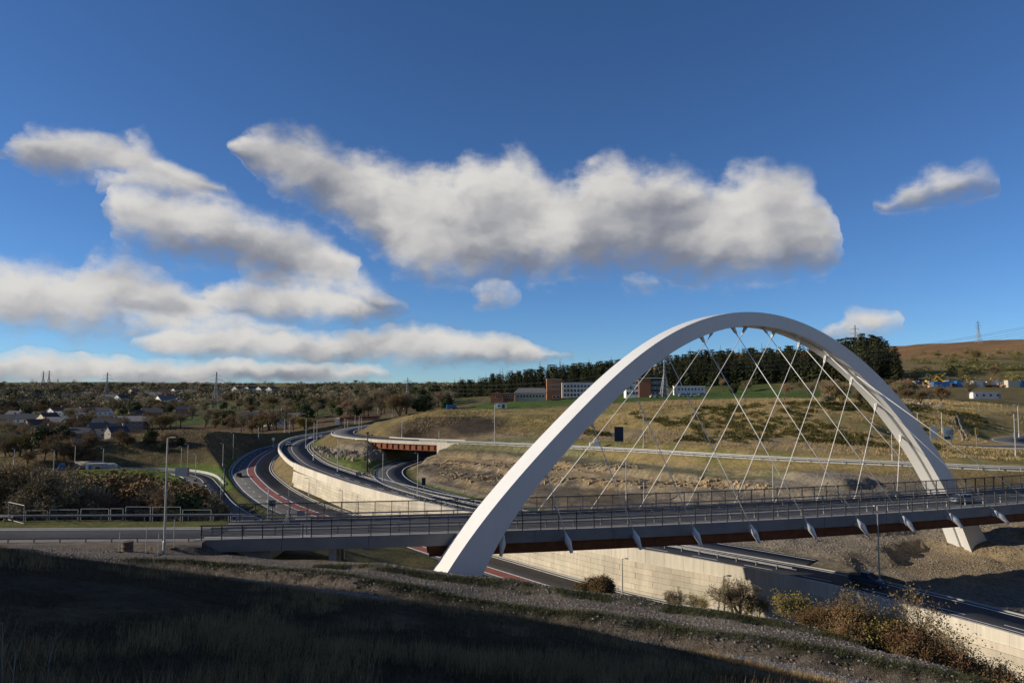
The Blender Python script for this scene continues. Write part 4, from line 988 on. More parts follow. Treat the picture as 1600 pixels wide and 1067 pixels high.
for k in range(260):
    px = random.uniform(690, 1405); d0 = np.interp(px, xs_, dep_); y = d0 + random.uniform(52, 110); x = XD(px, y, 580); zt = D(px, np.interp(px, xs_, top_) + random.uniform(2, 12), y)[2]; zg = ground(x, y); h = zt - zg
    if h < 5: continue
    b = len(V); a = random.uniform(0, 6.28); ca_, sa_ = math.cos(a), math.sin(a)
    V += [(x + (v[0] * ca_ - v[1] * sa_) * 17, y + (v[0] * sa_ + v[1] * ca_) * 17, zg + v[2] * h) for v in lv]; F += [tuple(i + b for i in f) for f in lp.f]
o = obj('conifer_wood', new_mesh('conifer_wood', V, F, M['needle'])); tag(o, 'deep mass of conifers at the back of the wood', 'wood', kind='stuff')

# valley trees
HOUSE_PX = []
def tree_kind(px, py):
    r = random.random()
    if r < .26: return 'bare0', 'leafless grey brown tree in the valley woodland'
    if r < .44: return 'bare1', 'leafless reddish brown tree in the valley woodland'
    if r < .58: return 'bare2', 'leafless olive tinted tree in the valley woodland'
    if r < .70: return 'bare3', 'wide leafless tree with fine grey twigs in the valley woodland'
    if r < .80: return 'bare4', 'many stemmed brown bush in the valley woodland'
    if r < .92: return ('ever0', 'ever1')[random.random() < .5], 'dark evergreen tree among the bare valley trees'
    if r < .97: return 'rusty', 'russet leaved tree in the valley woodland'
    return 'golden', 'small golden leaved tree in the valley woodland'
# ------------------------------------------------------------------ houses of the valley
mat('render_white', (.78, .76, .70), .85, .06, 1.0); mat('render_cream', (.56, .48, .34), .85, .08, 1.0); mat('brick', (.30, .12, .065), .9, .25, 5.0, col2=(.38, .16, .085)); mat('stone_grey', (.25, .23, .20), .9, .25, 2.0)
mat('slate', (.060, .062, .070), .7, .25, 3.0); mat('roof_brown', (.095, .068, .052), .8, .25, 3.0); mat('roof_grey', (.16, .155, .15), .8, .15, 2.0)
mat('white_frame', (.70, .70, .68), .6, .04); mat('glazing', (.16, .19, .20), .12, .2, 1.2, spec=.6)
WALLN = {'render_white': 'white', 'render_cream': 'cream', 'brick': 'red brick', 'stone_grey': 'grey stone'}; ROOFN = {'slate': 'dark slate', 'roof_brown': 'brown tiled', 'roof_grey': 'grey'}
ORD = ['first', 'second', 'third', 'fourth', 'fifth', 'sixth', 'seventh', 'eighth', 'ninth', 'tenth', 'eleventh', 'twelfth', 'thirteenth', 'fourteenth', 'fifteenth', 'sixteenth', 'seventeenth', 'eighteenth', 'nineteenth', 'twentieth']
win_me = {}
def window(parent, x, y, z, w, h, rz):
    k = (round(w, 1), round(h, 1))
    if k not in win_me: win_me[k] = (MB().box((0, 0, 0), (w, .10, h)).mesh('window', M['white_frame']), MB().box((0, -.035, 0), (w * .82, .07, h * .80)).mesh('pane', M['glass']))
    f = obj('window', win_me[k][0], parent, (x, y, z), (0, 0, rz)); obj('pane', win_me[k][1], f)
def house(px, py, w, l, h, rz, wm, rm, label, storeys=2, pitch=.42, y=None, chim=True):
    x, yy, z = hit(px, py, 285) if y is None else (XD(px, y, py), y, ground(XD(px, y, py), y))
    z = min(z, ground(x - 3, yy - 3), ground(x + 3, yy - 3)); e = empty('house', (x, yy, z), rz); tag(e, label, 'house', 'houses across the valley')
    rh = w / 2 * pitch * 1.6; m_ = MB().box((0, 0, h / 2 - 1), (l, w, h + 2))
    for s in (-1, 1): m_.add([(s * l / 2, -w / 2, h), (s * l / 2, w / 2, h), (s * l / 2, 0, h + rh), (s * (l / 2 - .25), -w / 2, h), (s * (l / 2 - .25), w / 2, h), (s * (l / 2 - .25), 0, h + rh)], [(0, 1, 2), (5, 4, 3), (0, 2, 5, 3), (1, 4, 5, 2)])
    m_.build('wall', M[wm], e)
    m_ = MB(); ov = .35; k = rh / (w / 2); t = .22
    for s in (-1, 1):
        a = (s * (w / 2 + ov), h - ov * k); q = [(-l / 2 - ov, a[0], a[1]), (l / 2 + ov, a[0], a[1]), (l / 2 + ov, 0, h + rh), (-l / 2 - ov, 0, h + rh)]
        m_.add(q + [(v[0], v[1], v[2] + t) for v in q], [(0, 1, 2, 3), (7, 6, 5, 4), (0, 4, 5, 1), (1, 5, 6, 2), (2, 6, 7, 3), (3, 7, 4, 0)])
    rf = m_.build('roof', M[rm], e)
    if chim: MB().box((l * .36, 0, h + rh + .4), (.9, .7, 1.9)).build('chimney', M['brick' if wm != 'stone_grey' else 'stone_grey'], rf)
    n = max(2, int(l / 3.2))
    for st in range(storeys):
        zz = h / storeys * (st + .55)
        for i in range(n):
            window(e, -l / 2 + l * (i + .5) / n, -w / 2, zz, 1.2, 1.25, 0)
        if w > 5:
            for s in (-1, 1): window(e, s * l / 2, -w * .2, zz, 1.1, 1.2, R(90) * s)
    return e
HP = [ # px, py, width, length, height, rotation, wall, roof, storeys
 (8, 668, 8, 14, 5, .2, 'stone_grey', 'slate', 2), (24, 660, 8, 12, 5, -.3, 'stone_grey', 'slate', 2), (44, 668, 8, 11, 5.4, .15, 'render_white', 'slate', 2), (58, 678, 8, 10, 5, .9, 'render_cream', 'roof_brown', 2),
 (75, 668, 8, 9, 6, 1.1, 'render_cream', 'slate', 2), (92, 672, 8, 16, 4.5, .1, 'render_white', 'roof_grey', 1), (112, 676, 7, 9, 5, 1.2, 'stone_grey', 'slate', 2), (83, 694, 7, 9, 5, .5, 'render_cream', 'roof_brown', 2), (66, 690, 7, 8, 4.6, 1.2, 'brick', 'roof_brown', 2),
 (122, 692, 7, 11, 4.5, .1, 'stone_grey', 'slate', 1), (152, 684, 7, 9, 5, .5, 'render_cream', 'slate', 2), (166, 676, 8, 13, 5, .2, 'stone_grey', 'slate', 2), (205, 672, 8, 17, 5, .05, 'stone_grey', 'roof_grey', 2), (8, 702, 7, 9, 4, .3, 'render_white', 'slate', 1), (182, 690, 7, 8, 4.6, .9, 'stone_grey', 'slate', 2),
 (88, 651, 8, 11, 4.5, 1.2, 'render_white', 'roof_brown', 1), (119, 652, 8, 16, 4.5, .1, 'render_white', 'roof_brown', 1), (132, 650, 9, 10, 5, 1.3, 'render_cream', 'roof_brown', 2), (160, 650, 8, 12, 4, .1, 'render_white', 'slate', 1), (238, 656, 8, 13, 5, .2, 'brick', 'slate', 2), (290, 650, 8, 12, 5, .3, 'brick', 'slate', 2), (213, 658, 7, 9, 5, .7, 'stone_grey', 'slate', 2),
 (62, 625, 10, 16, 5, .9, 'render_white', 'slate', 2), (80, 628, 9, 14, 5, .3, 'stone_grey', 'slate', 2), (135, 622, 9, 16, 4.5, .1, 'render_cream', 'roof_grey', 1), (175, 630, 12, 22, 6, .15, 'render_white', 'roof_grey', 2), (190, 632, 11, 13, 7, 1.2, 'render_white', 'slate', 2), (262, 636, 12, 20, 7, .95, 'render_white', 'roof_grey', 2),
 (212, 620, 11, 15, 6, 1.1, 'render_white', 'slate', 2), (238, 624, 11, 30, 5, .05, 'render_white', 'roof_grey', 1), (252, 618, 10, 15, 5, .3, 'brick', 'roof_brown', 2), (268, 617, 10, 15, 5, .1, 'brick', 'roof_brown', 2), (276, 618, 11, 13, 6, 1.2, 'render_white', 'slate', 2), (292, 620, 11, 26, 5.5, .1, 'render_white', 'roof_grey', 2), (303, 619, 10, 15, 5, .1, 'render_cream', 'slate', 2),
 (372, 615, 10, 16, 7, 1.25, 'render_white', 'slate', 2), (391, 615, 10, 18, 7, 1.25, 'render_white', 'slate', 2), (408.5, 615, 10, 16, 7, 1.25, 'render_white', 'slate', 2), (425.5, 616, 10, 16, 7, 1.25, 'render_white', 'slate', 2),
 (431, 664, 7, 11, 5.5, 1.0, 'render_white', 'slate', 2), (452, 660, 7, 19, 3.2, .1, 'render_white', 'roof_grey', 1), (395, 660, 7, 12, 4, .1, 'render_white', 'slate', 1), (344, 620, 10, 18, 5, .2, 'render_cream', 'slate', 2), (108, 626, 9, 16, 5, .2, 'stone_grey', 'slate', 2), (40, 636, 8, 12, 5, .4, 'render_cream', 'slate', 2)]
rows = {'lower estate': [q for q in HP if q[1] >= 666], 'middle of the village': [q for q in HP if 640 <= q[1] < 666 and q[0] < 350], 'upper hillside': [q for q in HP if q[1] < 640 and q[0] < 350], 'lone row on the ridge': [q for q in HP if q[1] < 640 and q[0] >= 350], 'trees left of the road bend': [q for q in HP if q[1] >= 640 and q[0] >= 350]}
HXY = []
for rn, L in rows.items():
    for k, q in enumerate(sorted(L)):
        prep = 'among the' if 'trees' in rn else ('in the' if 'row' in rn or 'estate' in rn or 'middle' in rn else 'on the')
        e = house(q[0], q[1], q[2], q[3], q[4], q[5], q[6], q[7], f"{WALLN[q[6]]} house, {ROOFN[q[7]]} roof, {ORD[k]} from left {prep} {rn}", q[8]); HXY.append((e.location.x, e.location.y))
HXY = np.array(HXY)

# trees across the valley: the nearer ones singly, the far woods as one mass
cand = []
PXs = rng.uniform(-15, 705, 9000); PYs = 607 + 128 * rng.random(9000) ** 1.5; k = ~((PXs > 480) & (PYs > 655)); PXs, PYs = PXs[k], PYs[k]
_x, _y, _z = hit_many(PXs, PYs, 205)
for x, y, z, px, py in zip(_x, _y, _z, PXs, PYs):
    if y < 1500: cand.append((float(y), float(x), float(z), px, py))
random.shuffle(cand); placed = []; NT_ = 0
def blocked(x, y, m=6):
    if road_dist(x, y) < m: return True
    if np.hypot(x + 106, (y - 226)) < 33: return True
    if y < 200 and x > -150: return True
    if -60 < x < 20 and y < 330 and y > 120 and x > -66: return y < 255
    return False
near_, far_ = [], []
for y, x, z, px, py in cand:
    if blocked(x, y): continue
    v = np.hypot(HXY[:, 0] - x, (HXY[:, 1] - y)); infront = np.any((v < 9) | ((np.abs(HXY[:, 0] - x * HXY[:, 1] / y) < 7) & (HXY[:, 1] > y) & (HXY[:, 1] < y + 30)))
    if infront: continue
    fld = fbm(np.array([x - 70.]), np.array([y + 500.]), 90, 4)[0]
    if fld > .56 and y > 330 and random.random() < .85: continue
    (near_ if y < 640 else far_).append((x, y, z, px, py))
got = []
for x, y, z, px, py in near_:
    if NT_ >= 300: break
    sp = 3.6 if y < 420 else 5.0
    if any((x - a) ** 2 + (y - b) ** 2 < sp * sp for a, b in got): continue
    got.append((x, y)); key, lab = tree_kind(px, py); h = random.uniform(5.5, 10.5) * (.85 if y < 300 else 1.1)
    if key == 'golden': h *= .6
    plant('tree' if key != 'bare4' else 'bush', key, (x, y, z), h, lab, 'tree' if key != 'bare4' else 'bush', 'trees of the valley woodland', random.uniform(1.0, 1.4)); NT_ += 1
clump = [leafy(100 + k, 1.0, 1.25, 150, .10, 6, .02)[1] for k in range(4)]
for c in clump: c.f = [f[:3] for f in c.f]
for key, mt, share in (('bare_wood', 'twig_grey', (0, .40)), ('brown_wood', 'twig_brown', (.40, .60)), ('evergreen_wood', 'leaf_dark', (.60, 1.0))):
    V = []; F = []; n = len(far_); rest = near_[len(got):]
    pool = far_[int(n * share[0]):int(n * share[1])]
    for x, y, z, px, py in pool[:820]:
        c = random.choice(clump); h = random.uniform(6.0, 11) * (1 if y < 1000 else 1.15); b = len(V); a = random.uniform(0, 6.28); ca_, sa_ = math.cos(a), math.sin(a); w = h * random.uniform(.9, 1.5)
        V += [(x + (v[0] * ca_ - v[1] * sa_) * w, y + (v[0] * sa_ + v[1] * ca_) * w, z - .3 + v[2] * h) for v in c.v]; F += [tuple(i + b for i in f) for f in c.f]
    lab = {'bare_wood': 'far woods of bare grey trees on the valley side', 'brown_wood': 'far woods of reddish brown trees on the valley side', 'evergreen_wood': 'far dark evergreen woods on the valley side'}[key]
    tag(obj(key, new_mesh(key, V, F, M[mt])), lab, 'wood', kind='stuff')
# hedgerow tree lines along the skyline, hill scrub on the right
V = []; F = []
for k in range(420):
    if k < 300:
        px = random.uniform(0, 700); y = random.uniform(1250, 1850); x = XD(px, y, 600); s_ = random.uniform(4, 9)
        if fbm(np.array([x]), np.array([y]), 120, 3)[0] < .48: continue
    else:
        px = random.uniform(1420, 1640); py = random.uniform(552, 604); x, y, z_ = hit(px, py, 200); s_ = random.uniform(3, 6)
        if fbm(np.array([x]), np.array([y]), 60, 3)[0] < .46: continue
    z = ground(x, y); c = random.choice(clump); b = len(V); V += [(x + v[0] * s_ * 1.9, y + v[1] * s_ * 1.9, z - .3 + v[2] * s_) for v in c.v]; F += [tuple(i + b for i in f) for f in c.f]
tag(obj('hedgerow', new_mesh('hedgerow', V, F, M['twig_olive'])), 'dark hedges and scrub strung along the far hills', 'hedge', kind='stuff')
for px, py, key, h in ((1525, 566, 'rusty', 11), (1480, 566, 'bare3', 9), (1548, 564, 'bare0', 9), (1590, 562, 'bare2', 11), (1502, 594, 'bare2', 9), (1553, 588, 'bare4', 7), (1513, 626, 'bare0', 8), (1470, 628, 'bare4', 6), (1452, 626, 'bare1', 6), (1440, 632, 'bare4', 4.5)):
    p = hit(px, py, 200); plant('hill_tree', key, p, h, {'rusty': 'russet rounded tree on the brown hillside', 'bare3': 'wide grey tree on the brown hillside', 'bare0': 'bare grey tree on the scrubby right hillside', 'bare2': 'olive bare tree on the right hillside', 'bare4': 'low brown bush on the right hillside', 'bare1': 'small reddish bare tree by the site cabin'}[key], 'tree', 'trees on the right hillside')
for k in range(46):                                                     # scrubby trees at the foot of the clump beyond the arch
    px = random.uniform(1225, 1420); x, y, z = hit(px, random.uniform(604, 634), 170)
    if y < 175: continue
    plant('scrub_tree', random.choice(['bare0', 'bare1', 'bare4', 'bare2', 'thicket']), (x, y, z), random.uniform(3, 6.5), 'bare scrubby tree at the edge of the conifer clump', 'tree', 'scrub below the conifer clump', 1.15)
for px, py, key, h in ((1130, 612, 'bare1', 9), (1145, 616, 'ever1', 6), (1165, 612, 'bare4', 7), (600, 640, 'bare3', 13), (540, 632, 'bare1', 15), (565, 630, 'bare0', 17), (520, 636, 'bare0', 15), (500, 640, 'ever1', 9), (480, 645, 'bare2', 9), (655, 640, 'ever0', 12), (680, 634, 'ever0', 13), (700, 630, 'ever1', 9), (625, 640, 'bare2', 10), (585, 634, 'bare3', 15), (810, 622, 'bare0', 6), (822, 622, 'bare0', 6), (765, 622, 'bare2', 7)):
    p = hit(px, py, 240); plant('tree', key, p, h, 'single tree standing about the head of the valley road and school', 'tree', 'trees near the school and valley head', 1.1)

# shrub belt left of the bridge, behind the mesh fence
SH = {'bare0': 'grey leafless shrub in the belt behind the mesh fence', 'bare1': 'reddish leafless shrub in the belt behind the mesh fence', 'thicket': 'dense grey thicket in the belt behind the mesh fence', 'bramble': 'russet bramble in the belt behind the mesh fence', 'golden': 'yellow green bush low behind the mesh fence', 'rusty': 'brown leaved bush in the belt behind the mesh fence', 'ever1': 'dark evergreen bush in the belt behind the mesh fence'}
n = 0
for k in range(3000):
    if n >= 250: break
    y = random.uniform(73, 142); x = random.uniform(-.76 * y, -.40 * y); z = ground(x, y)
    px = 800 + x / y * 1100; py = 606 - z / y * 1100
    if px < -25 or road_dist(x, y) < 3.5: continue
    lim = np.interp(px, [0, 60, 130, 170, 250, 300, 335], [694, 716, 738, 738, 742, 750, 786])      # height of the belt as seen
    h = min((606 - lim) / 1100 * y - z, 7.5) * random.uniform(.8, 1.0)
    if h < 1.0 or px > 338: continue
    key = random.choices(['bare0', 'bare1', 'thicket', 'bramble', 'rusty', 'ever1', 'golden'], [5, 3, 6, 1.2, .8, 2, .7])[0]
    if key == 'golden': h = min(h, 2.6)
    plant('shrub', key, (x, y, z), h, SH[key], 'shrub', 'shrubs behind the mesh fence', random.uniform(1.0, 1.5)); n += 1
# scrub before the parked lorries and on the slope to the dark mound
for k in range(70):
    px = random.uniform(-10, 285); py = random.uniform(694, 731); x, y, z = hit(px, py, 165)
    if road_dist(x, y) < 2.5 or (px > 150 and py > 708) or np.hypot(x + 104, y - 226) < 22: continue
    key = random.choice(['bare0', 'bare1', 'bare4', 'ever1', 'rusty']); plant('shrub', key, (x, y, z), random.uniform(2.5, 6) * (1.25 if px < 110 else .8), 'bushy tree on the slope beyond the parked lorry', 'shrub', 'bushes beyond the link road', 1.2)
# saplings on the near bank before the retaining wall
for px, y, key, h, lab in ((1160, 51, 'thicket', 2.9, 'spreading leafless bush before the retaining wall'), (1240, 49.5, 'sapling1', 2.3, 'thin yellow leaved sapling before the retaining wall'), (1182, 51, 'sapling1', 1.7, 'small twiggy sapling right of the spreading bush'),
    (1093, 53, 'sapling1', 1.3, 'tiny sapling left of the spreading bush before the wall'), (1050, 54, 'thicket', 1.5, 'low grey thicket before the retaining wall'), (940, 57, 'bramble', 1.5, 'orange brown bush at the foot of the retaining wall'), (915, 58, 'bramble', 1.0, 'smaller orange bush left of the brown bush by the wall'),
    (1322, 48, 'thicket1', 1.5, 'brown bramble at the shaded end of the wall'), (1345, 47, 'sapling', 2.9, 'slender pale sapling left of the reddish bush'), (1372, 47, 'sapling1', 2.2, 'short pale sapling beside the reddish bush'), (1415, 46, 'thicket1', 2.3, 'broad reddish twiggy bush on the gravel bank'), (1424, 45, 'sapling', 3.7, 'tall pale forked sapling rising over the reddish bush'),
    (1470, 44, 'thicket1', 1.7, 'orange bramble right of the reddish bush'), (1497, 43, 'sapling', 3.2, 'tall red stemmed sapling near the right edge'), (1478, 43, 'thicket1', 2.0, 'rusty twiggy bush near the right edge'), (1545, 41, 'bramble', 1.5, 'low brown bramble at the right edge'), (1300, 48.5, 'thicket', 1.6, 'grey thicket at the end of the sunlit wall'), (1395, 46.5, 'bramble', 1.7, 'bramble under the tall forked sapling'), (1440, 48, 'thicket', 2.4, 'grey thicket right of the tall forked sapling'), (1520, 46, 'thicket', 2.2, 'grey thicket between the red stemmed sapling and the edge'), (1575, 44, 'thicket', 2.4, 'grey thicket at the right picture edge'), (1590, 42, 'thicket1', 2.0, 'rusty bush cut by the right picture edge'), (1360, 49, 'thicket', 2.0, 'grey thicket left of the reddish bush'), (1455, 46, 'sapling', 2.6, 'slim pale sapling right of the reddish bush'), (1335, 47, 'thicket1', 2.0, 'brown twiggy bush where the wall falls into shade'), (1432, 45, 'thicket1', 2.3, 'dense brown bush below the tall forked sapling'), (1500, 45, 'thicket1', 2.2, 'dense brown bush below the red stemmed sapling'), (1530, 47, 'sapling', 2.4, 'thin pale sapling right of the red stemmed one'), (1560, 45, 'thicket1', 2.3, 'dense brown bush near the right picture edge'), (1275, 47, 'thicket1', 1.9, 'low brown bush left of where the wall falls into shade'), (1540, 44, 'thicket1', 2.1, 'brown bush between the thin pale sapling and the edge'), (1605, 43, 'thicket1', 2.2, 'last brown bush at the right picture edge')):
    t_ = ray(px, 960)[0] / ray(px, 960)[1]; cx = np.interp(np.linspace(0, 1, 400), [0, .2, .4, .6, .8, 1], [-9.5, 0, 8, 16.7, 27.6, 36]); cy = np.interp(np.linspace(0, 1, 400), [0, .2, .4, .6, .8, 1], [52, 50, 48.5, 46, 38, 28]); i_ = int(np.argmin(np.abs(cx / cy - t_)))
    y = float(cy[i_]) + .9 + .12 * max(0.0, y - 47); x = XD(px, y, 960); z = ground(x, y)
    plant('sapling' if 'sapling' in key else 'bush', key, (x, y, z), h * (1.1 if px < 1300 else 1.75), lab, 'sapling' if 'sapling' in key else 'bush', 'shrubs on the near gravel bank', 1.05)
# ------------------------------------------------------------------ lamp posts
lamp_col = MB().bar((0, 0, 0), (0, 0, 1), .085, .05, 8); lamp_col.v = [(x, y, z) for x, y, z in lamp_col.v]; lamp_cm = lamp_col.mesh('column', M['lamp_grey'], True)
lamp_head = MB().beam((0, 0, 0), (-.55, 0, .06), .05, .05); lamp_head.box((-.85, 0, .05), (.62, .24, .09)); lamp_hm = lamp_head.mesh('lantern', M['lamp_grey'])
base_m = MB().lathe([(.13, -.3), (.13, .9), (.095, 1.0)], 8).mesh('base', M['lamp_grey'])
def lamp(p, h, label, rz=0.0, k=1.0):
    e = empty('lamp_post', p, rz); tag(e, label, 'lamp post', 'lamp posts along the roads')
    obj('column', lamp_cm, e, (0, 0, 0), (0, 0, 0), (k, k, h)); obj('lantern', lamp_hm, e, (0, 0, h), (0, 0, 0), (k * .55, k * .8, k)); obj('base', base_m, e, (0, 0, 0), (0, 0, 0), (k, k, 1)); return e
LAMPS = [ # column px, foot py, distance, top py, words
 (262, 853, 56.0, 684, 'tall near lamp post at the left end of the bridge', 3.0), (419.7, 0, 68.5, 763, 'short lamp post behind the left end of the far parapet', 1.5), (85, 736, 180, 703, 'lamp post left of the parked lorry', 0), (118, 729, 184, 696.5, 'lamp post just above the parked lorry', 0),
 (162, 732, 187, 700, 'lamp post above the white site hut', 0), (23, 722, 190, 701, 'lamp post at the far left among bushes', 0), (284, 731, 192, 698, 'lamp post behind the pale road sign', 0), (294, 756, 165, 694, 'tall lamp post right of the pale road sign', 0), (306.5, 770, 155, 710, 'lamp post on the inner verge of the link road', 0),
 (349, 732, 190, 693, 'lamp post on the verge before the dark mound', 0), (346, 796, 140, 732, 'lamp post between link road and lower carriageway', 0), (365, 714, 212, 677, 'lamp post in front of the dark mound', 0), (404.5, 698, 246, 666, 'lamp post at the right end of the dark mound', 0), (445, 687.6, 262, 653.5, 'left lamp post of the pair beyond the upper bend', 0), (452.6, 687.6, 262, 658.5, 'right lamp post of the pair beyond the upper bend', 0),
 (478.6, 694, 205, 653.5, 'lamp post inside the bend of the upper carriageway', 0), (491, 714, 180, 658.5, 'lamp post on the green verge inside the upper bend', 0), (495.6, 686, 226, 656, 'lamp post behind the verge of the upper bend', 0), (528.5, 734.5, 161, 684, 'lamp post before the left rock face', 0), (598.6, 752, 143, 706.6, 'lamp post left of the slip road', 0), (653, 772, 125, 708, 'lamp post on the verge between slip road and upper carriageway', 0),
 (539, 684, 245, 653, 'left lamp post of the pair below the far red bridge', 0), (543.5, 684, 245, 655, 'right lamp post of the pair below the far red bridge', 0), (561.4, 684, 232, 650, 'left lamp post of the pair beside the hill road bend', 0), (565, 684, 232, 651, 'right lamp post of the pair beside the hill road bend', 0), (555, 668, 270, 648, 'lamp post near the far red bridge', 0), (590.5, 653, 300, 637, 'small lamp post at the right end of the red bridge', 0),
 (613, 651, 310, 636, 'left one of two tiny lamp posts past the red bridge', 0), (616, 651, 310, 636, 'right one of two tiny lamp posts past the red bridge', 0), (628.4, 682.6, 190, 656, 'lamp post above the left wing of the girder bridge', 0), (686, 686, 182, 672, 'low lamp post above the girder bridge', 0), (773, 688, 172, 630, 'lamp post by the hill road left of the arch', 0), (978, 790, 112, 719.6, 'lamp post standing before the rock cutting inside the arch', 0),
 (1005, 703, 149, 646, 'lamp post by the hill road inside the arch', 0), (1006, 790, 110, 752, 'low lamp post right of the cutting lamp', 0), (1207, 765, 101, 723, 'lamp post before the grey cutting slope', 0), (1393, 725, 118, 675.5, 'lamp post by the barrier left of the right arch leg', 0), (1471, 691, 158, 643, 'lamp post left of the roundabout signs', 0), (1433, 690, 160, 643, 'lamp post half hidden behind the right arch leg', 0), (1584, 711.5, 128, 645, 'front lamp post at the far right of the roundabout', 0), (1590, 682, 165, 633, 'rear lamp post at the far right of the roundabout', 0),
 (1370.5, 905, 69.5, 790, 'lamp post by the upper carriageway under the bridge', .6), (972, 0, 74, 873, 'lamp post before the pale retaining wall', 3.1), (1131, 0, 62, 900, 'lamp post at the right part of the retaining wall', 3.1), (535, 800, 132, 766, 'lamp post at the foot of the stepped wall', 0), (483, 775, 152, 747, 'lamp post at the far end of the stepped wall', 0)]
for px, py, y, ty, lab, rz in LAMPS:
    x = XD(px, y, ty); z = ground(x, y); h = D(px, ty, y)[2] - z
    lamp((x, y, z), max(h, 3.0), lab, rz, 1.0 if y < 150 else 1.25)
# stouter camera masts
def mast(px, y, ty, lab):
    x = XD(px, y, ty); z = ground(x, y); h = D(px, ty, y)[2] - z; e = empty('camera_mast', (x, y, z)); tag(e, lab, 'mast', 'dark camera masts')
    MB().bar((0, 0, -.2), (0, 0, h), .16, .13, 8).build('column', M['dark_steel'], e, True); m2 = MB().box((0, 0, h + .15), (.5, .5, .4)); m2.beam((0, 0, h - .4), (.9, 0, h - .3), .08, .08); m2.box((1.0, 0, h - .3), (.4, .25, .25)); m2.build('camera_head', M['dark_steel'], e)
mast(574.5, 158, 677.5, 'thick dark camera mast before the left rock face'); mast(351, 148, 729, 'dark camera mast beside the link road')

# ------------------------------------------------------------------ lattice pylons and wires
PY = []
def pylon(px, y, top, label, base=None, zb=None):
    x = XD(px, y, top); z = ground(x, y) if zb is None else zb; h = D(px, top, y)[2] - z; e = empty('pylon', (x, y, z), random.uniform(-.1, .3)); tag(e, label, 'pylon', 'lattice pylons')
    t = max(.16, y * .00022); bw = h * .11; L = []
    def wd(s): return bw * (1 - .80 * s / .62) if s < .62 else bw * .2 * (1 - .6 * (s - .62) / .38)
    lv = [0, .14, .27, .38, .47, .55, .62, .70, .78, .86, .93, 1.0]
    for sx, sy in ((-1, -1), (1, -1), (1, 1), (-1, 1)):
        m2 = MB()
        for a, b in zip(lv[:-1], lv[1:]): m2.beam((sx * wd(a), sy * wd(a), a * h), (sx * wd(b), sy * wd(b), b * h), t, t)
        m2.build('leg', M['pylon_steel'], e)
    m2 = MB()
    for a, b in zip(lv[:-1], lv[1:]):
        for k in range(4):
            c = ((-1, -1), (1, -1), (1, 1), (-1, 1)); p, q = c[k], c[(k + 1) % 4]
            m2.beam((p[0] * wd(a), p[1] * wd(a), a * h), (q[0] * wd(b), q[1] * wd(b), b * h), t * .7, t * .7); m2.beam((q[0] * wd(a), q[1] * wd(a), a * h), (p[0] * wd(b), p[1] * wd(b), b * h), t * .7, t * .7)
            m2.beam((p[0] * wd(b), p[1] * wd(b), b * h), (q[0] * wd(b), q[1] * wd(b), b * h), t * .7, t * .7)
    m2.build('bracing', M['pylon_steel'], e); tips = []
    for s, w in ((.66, .135), (.78, .165), (.90, .120)):
        m2 = MB(); m3 = MB()
        for sx in (-1, 1):
            for sy in (-1, 1): m2.beam((sx * wd(s), sy * wd(s), s * h), (sx * w * h, 0, s * h), t * .8, t * .8)
            m2.beam((sx * wd(s), 0, (s + .035) * h), (sx * w * h, 0, s * h), t * .8, t * .8); m3.bar((sx * w * h, 0, s * h), (sx * w * h, 0, s * h - h * .035), t * .7, t * .7, 6); tips.append((sx * w * h, 0, s * h - h * .035))
        arm = m2.build('cross_arm', M['pylon_steel'], e); m3.build('insulator', M['pylon_steel'], arm)
    ca_, sa_ = math.cos(e.rotation_euler.z), math.sin(e.rotation_euler.z); PY.append([Vector((x + a * ca_ - b * sa_, y + a * sa_ + b * ca_, z + c)) for a, b, c in tips]); return e
pylon(338.5, 600, 581, 'lattice pylon standing above the valley trees left of the road bend'); pylon(637, 420, 590, 'lattice pylon beside the head of the valley road'); pylon(1038, 300, 561.5, 'large lattice pylon seen inside the arch by the school'); pylon(168, 800, 582, 'lattice pylon above the village at the left')
pylon(68, 1500, 579.5, 'left pylon of the close pair on the far left skyline'); pylon(77, 1520, 578.5, 'right pylon of the close pair on the far left skyline'); pylon(90.6, 1700, 592, 'small pylon just right of the pair on the skyline'); pylon(1527.6, 1000, 501, 'lattice pylon on the brown moor at the right'); pylon(1335.6, 640, 508, 'pylon top peeping over the conifer clump')
def wires(A, B, sag, label):
    e = empty('power_line', tuple(A[0])); tag(e, label, 'power line', 'overhead power lines'); o = A[0]
    for a, b in zip(A, B):
        m2 = MB(); N = 14; P = [a.lerp(b, t / N) - Vector((0, 0, sag * 4 * (t / N) * (1 - t / N))) - o for t in range(N + 1)]
        for p, q in zip(P[:-1], P[1:]): m2.bar(p, q, .045, .045, 3)
        m2.build('wire', M['wire'], e)
wires(PY[0], PY[1], 5, 'power wires between the two pylons left of the arch'); wires(PY[1], PY[2], 5, 'power wires running past the school to the large pylon')
wires(PY[2], [p + Vector((150, -20, 16)) for p in PY[2]], 4, 'power wires crossing the conifer clump to the right'); wires(PY[3], PY[0], 6, 'power wires over the village on the left')

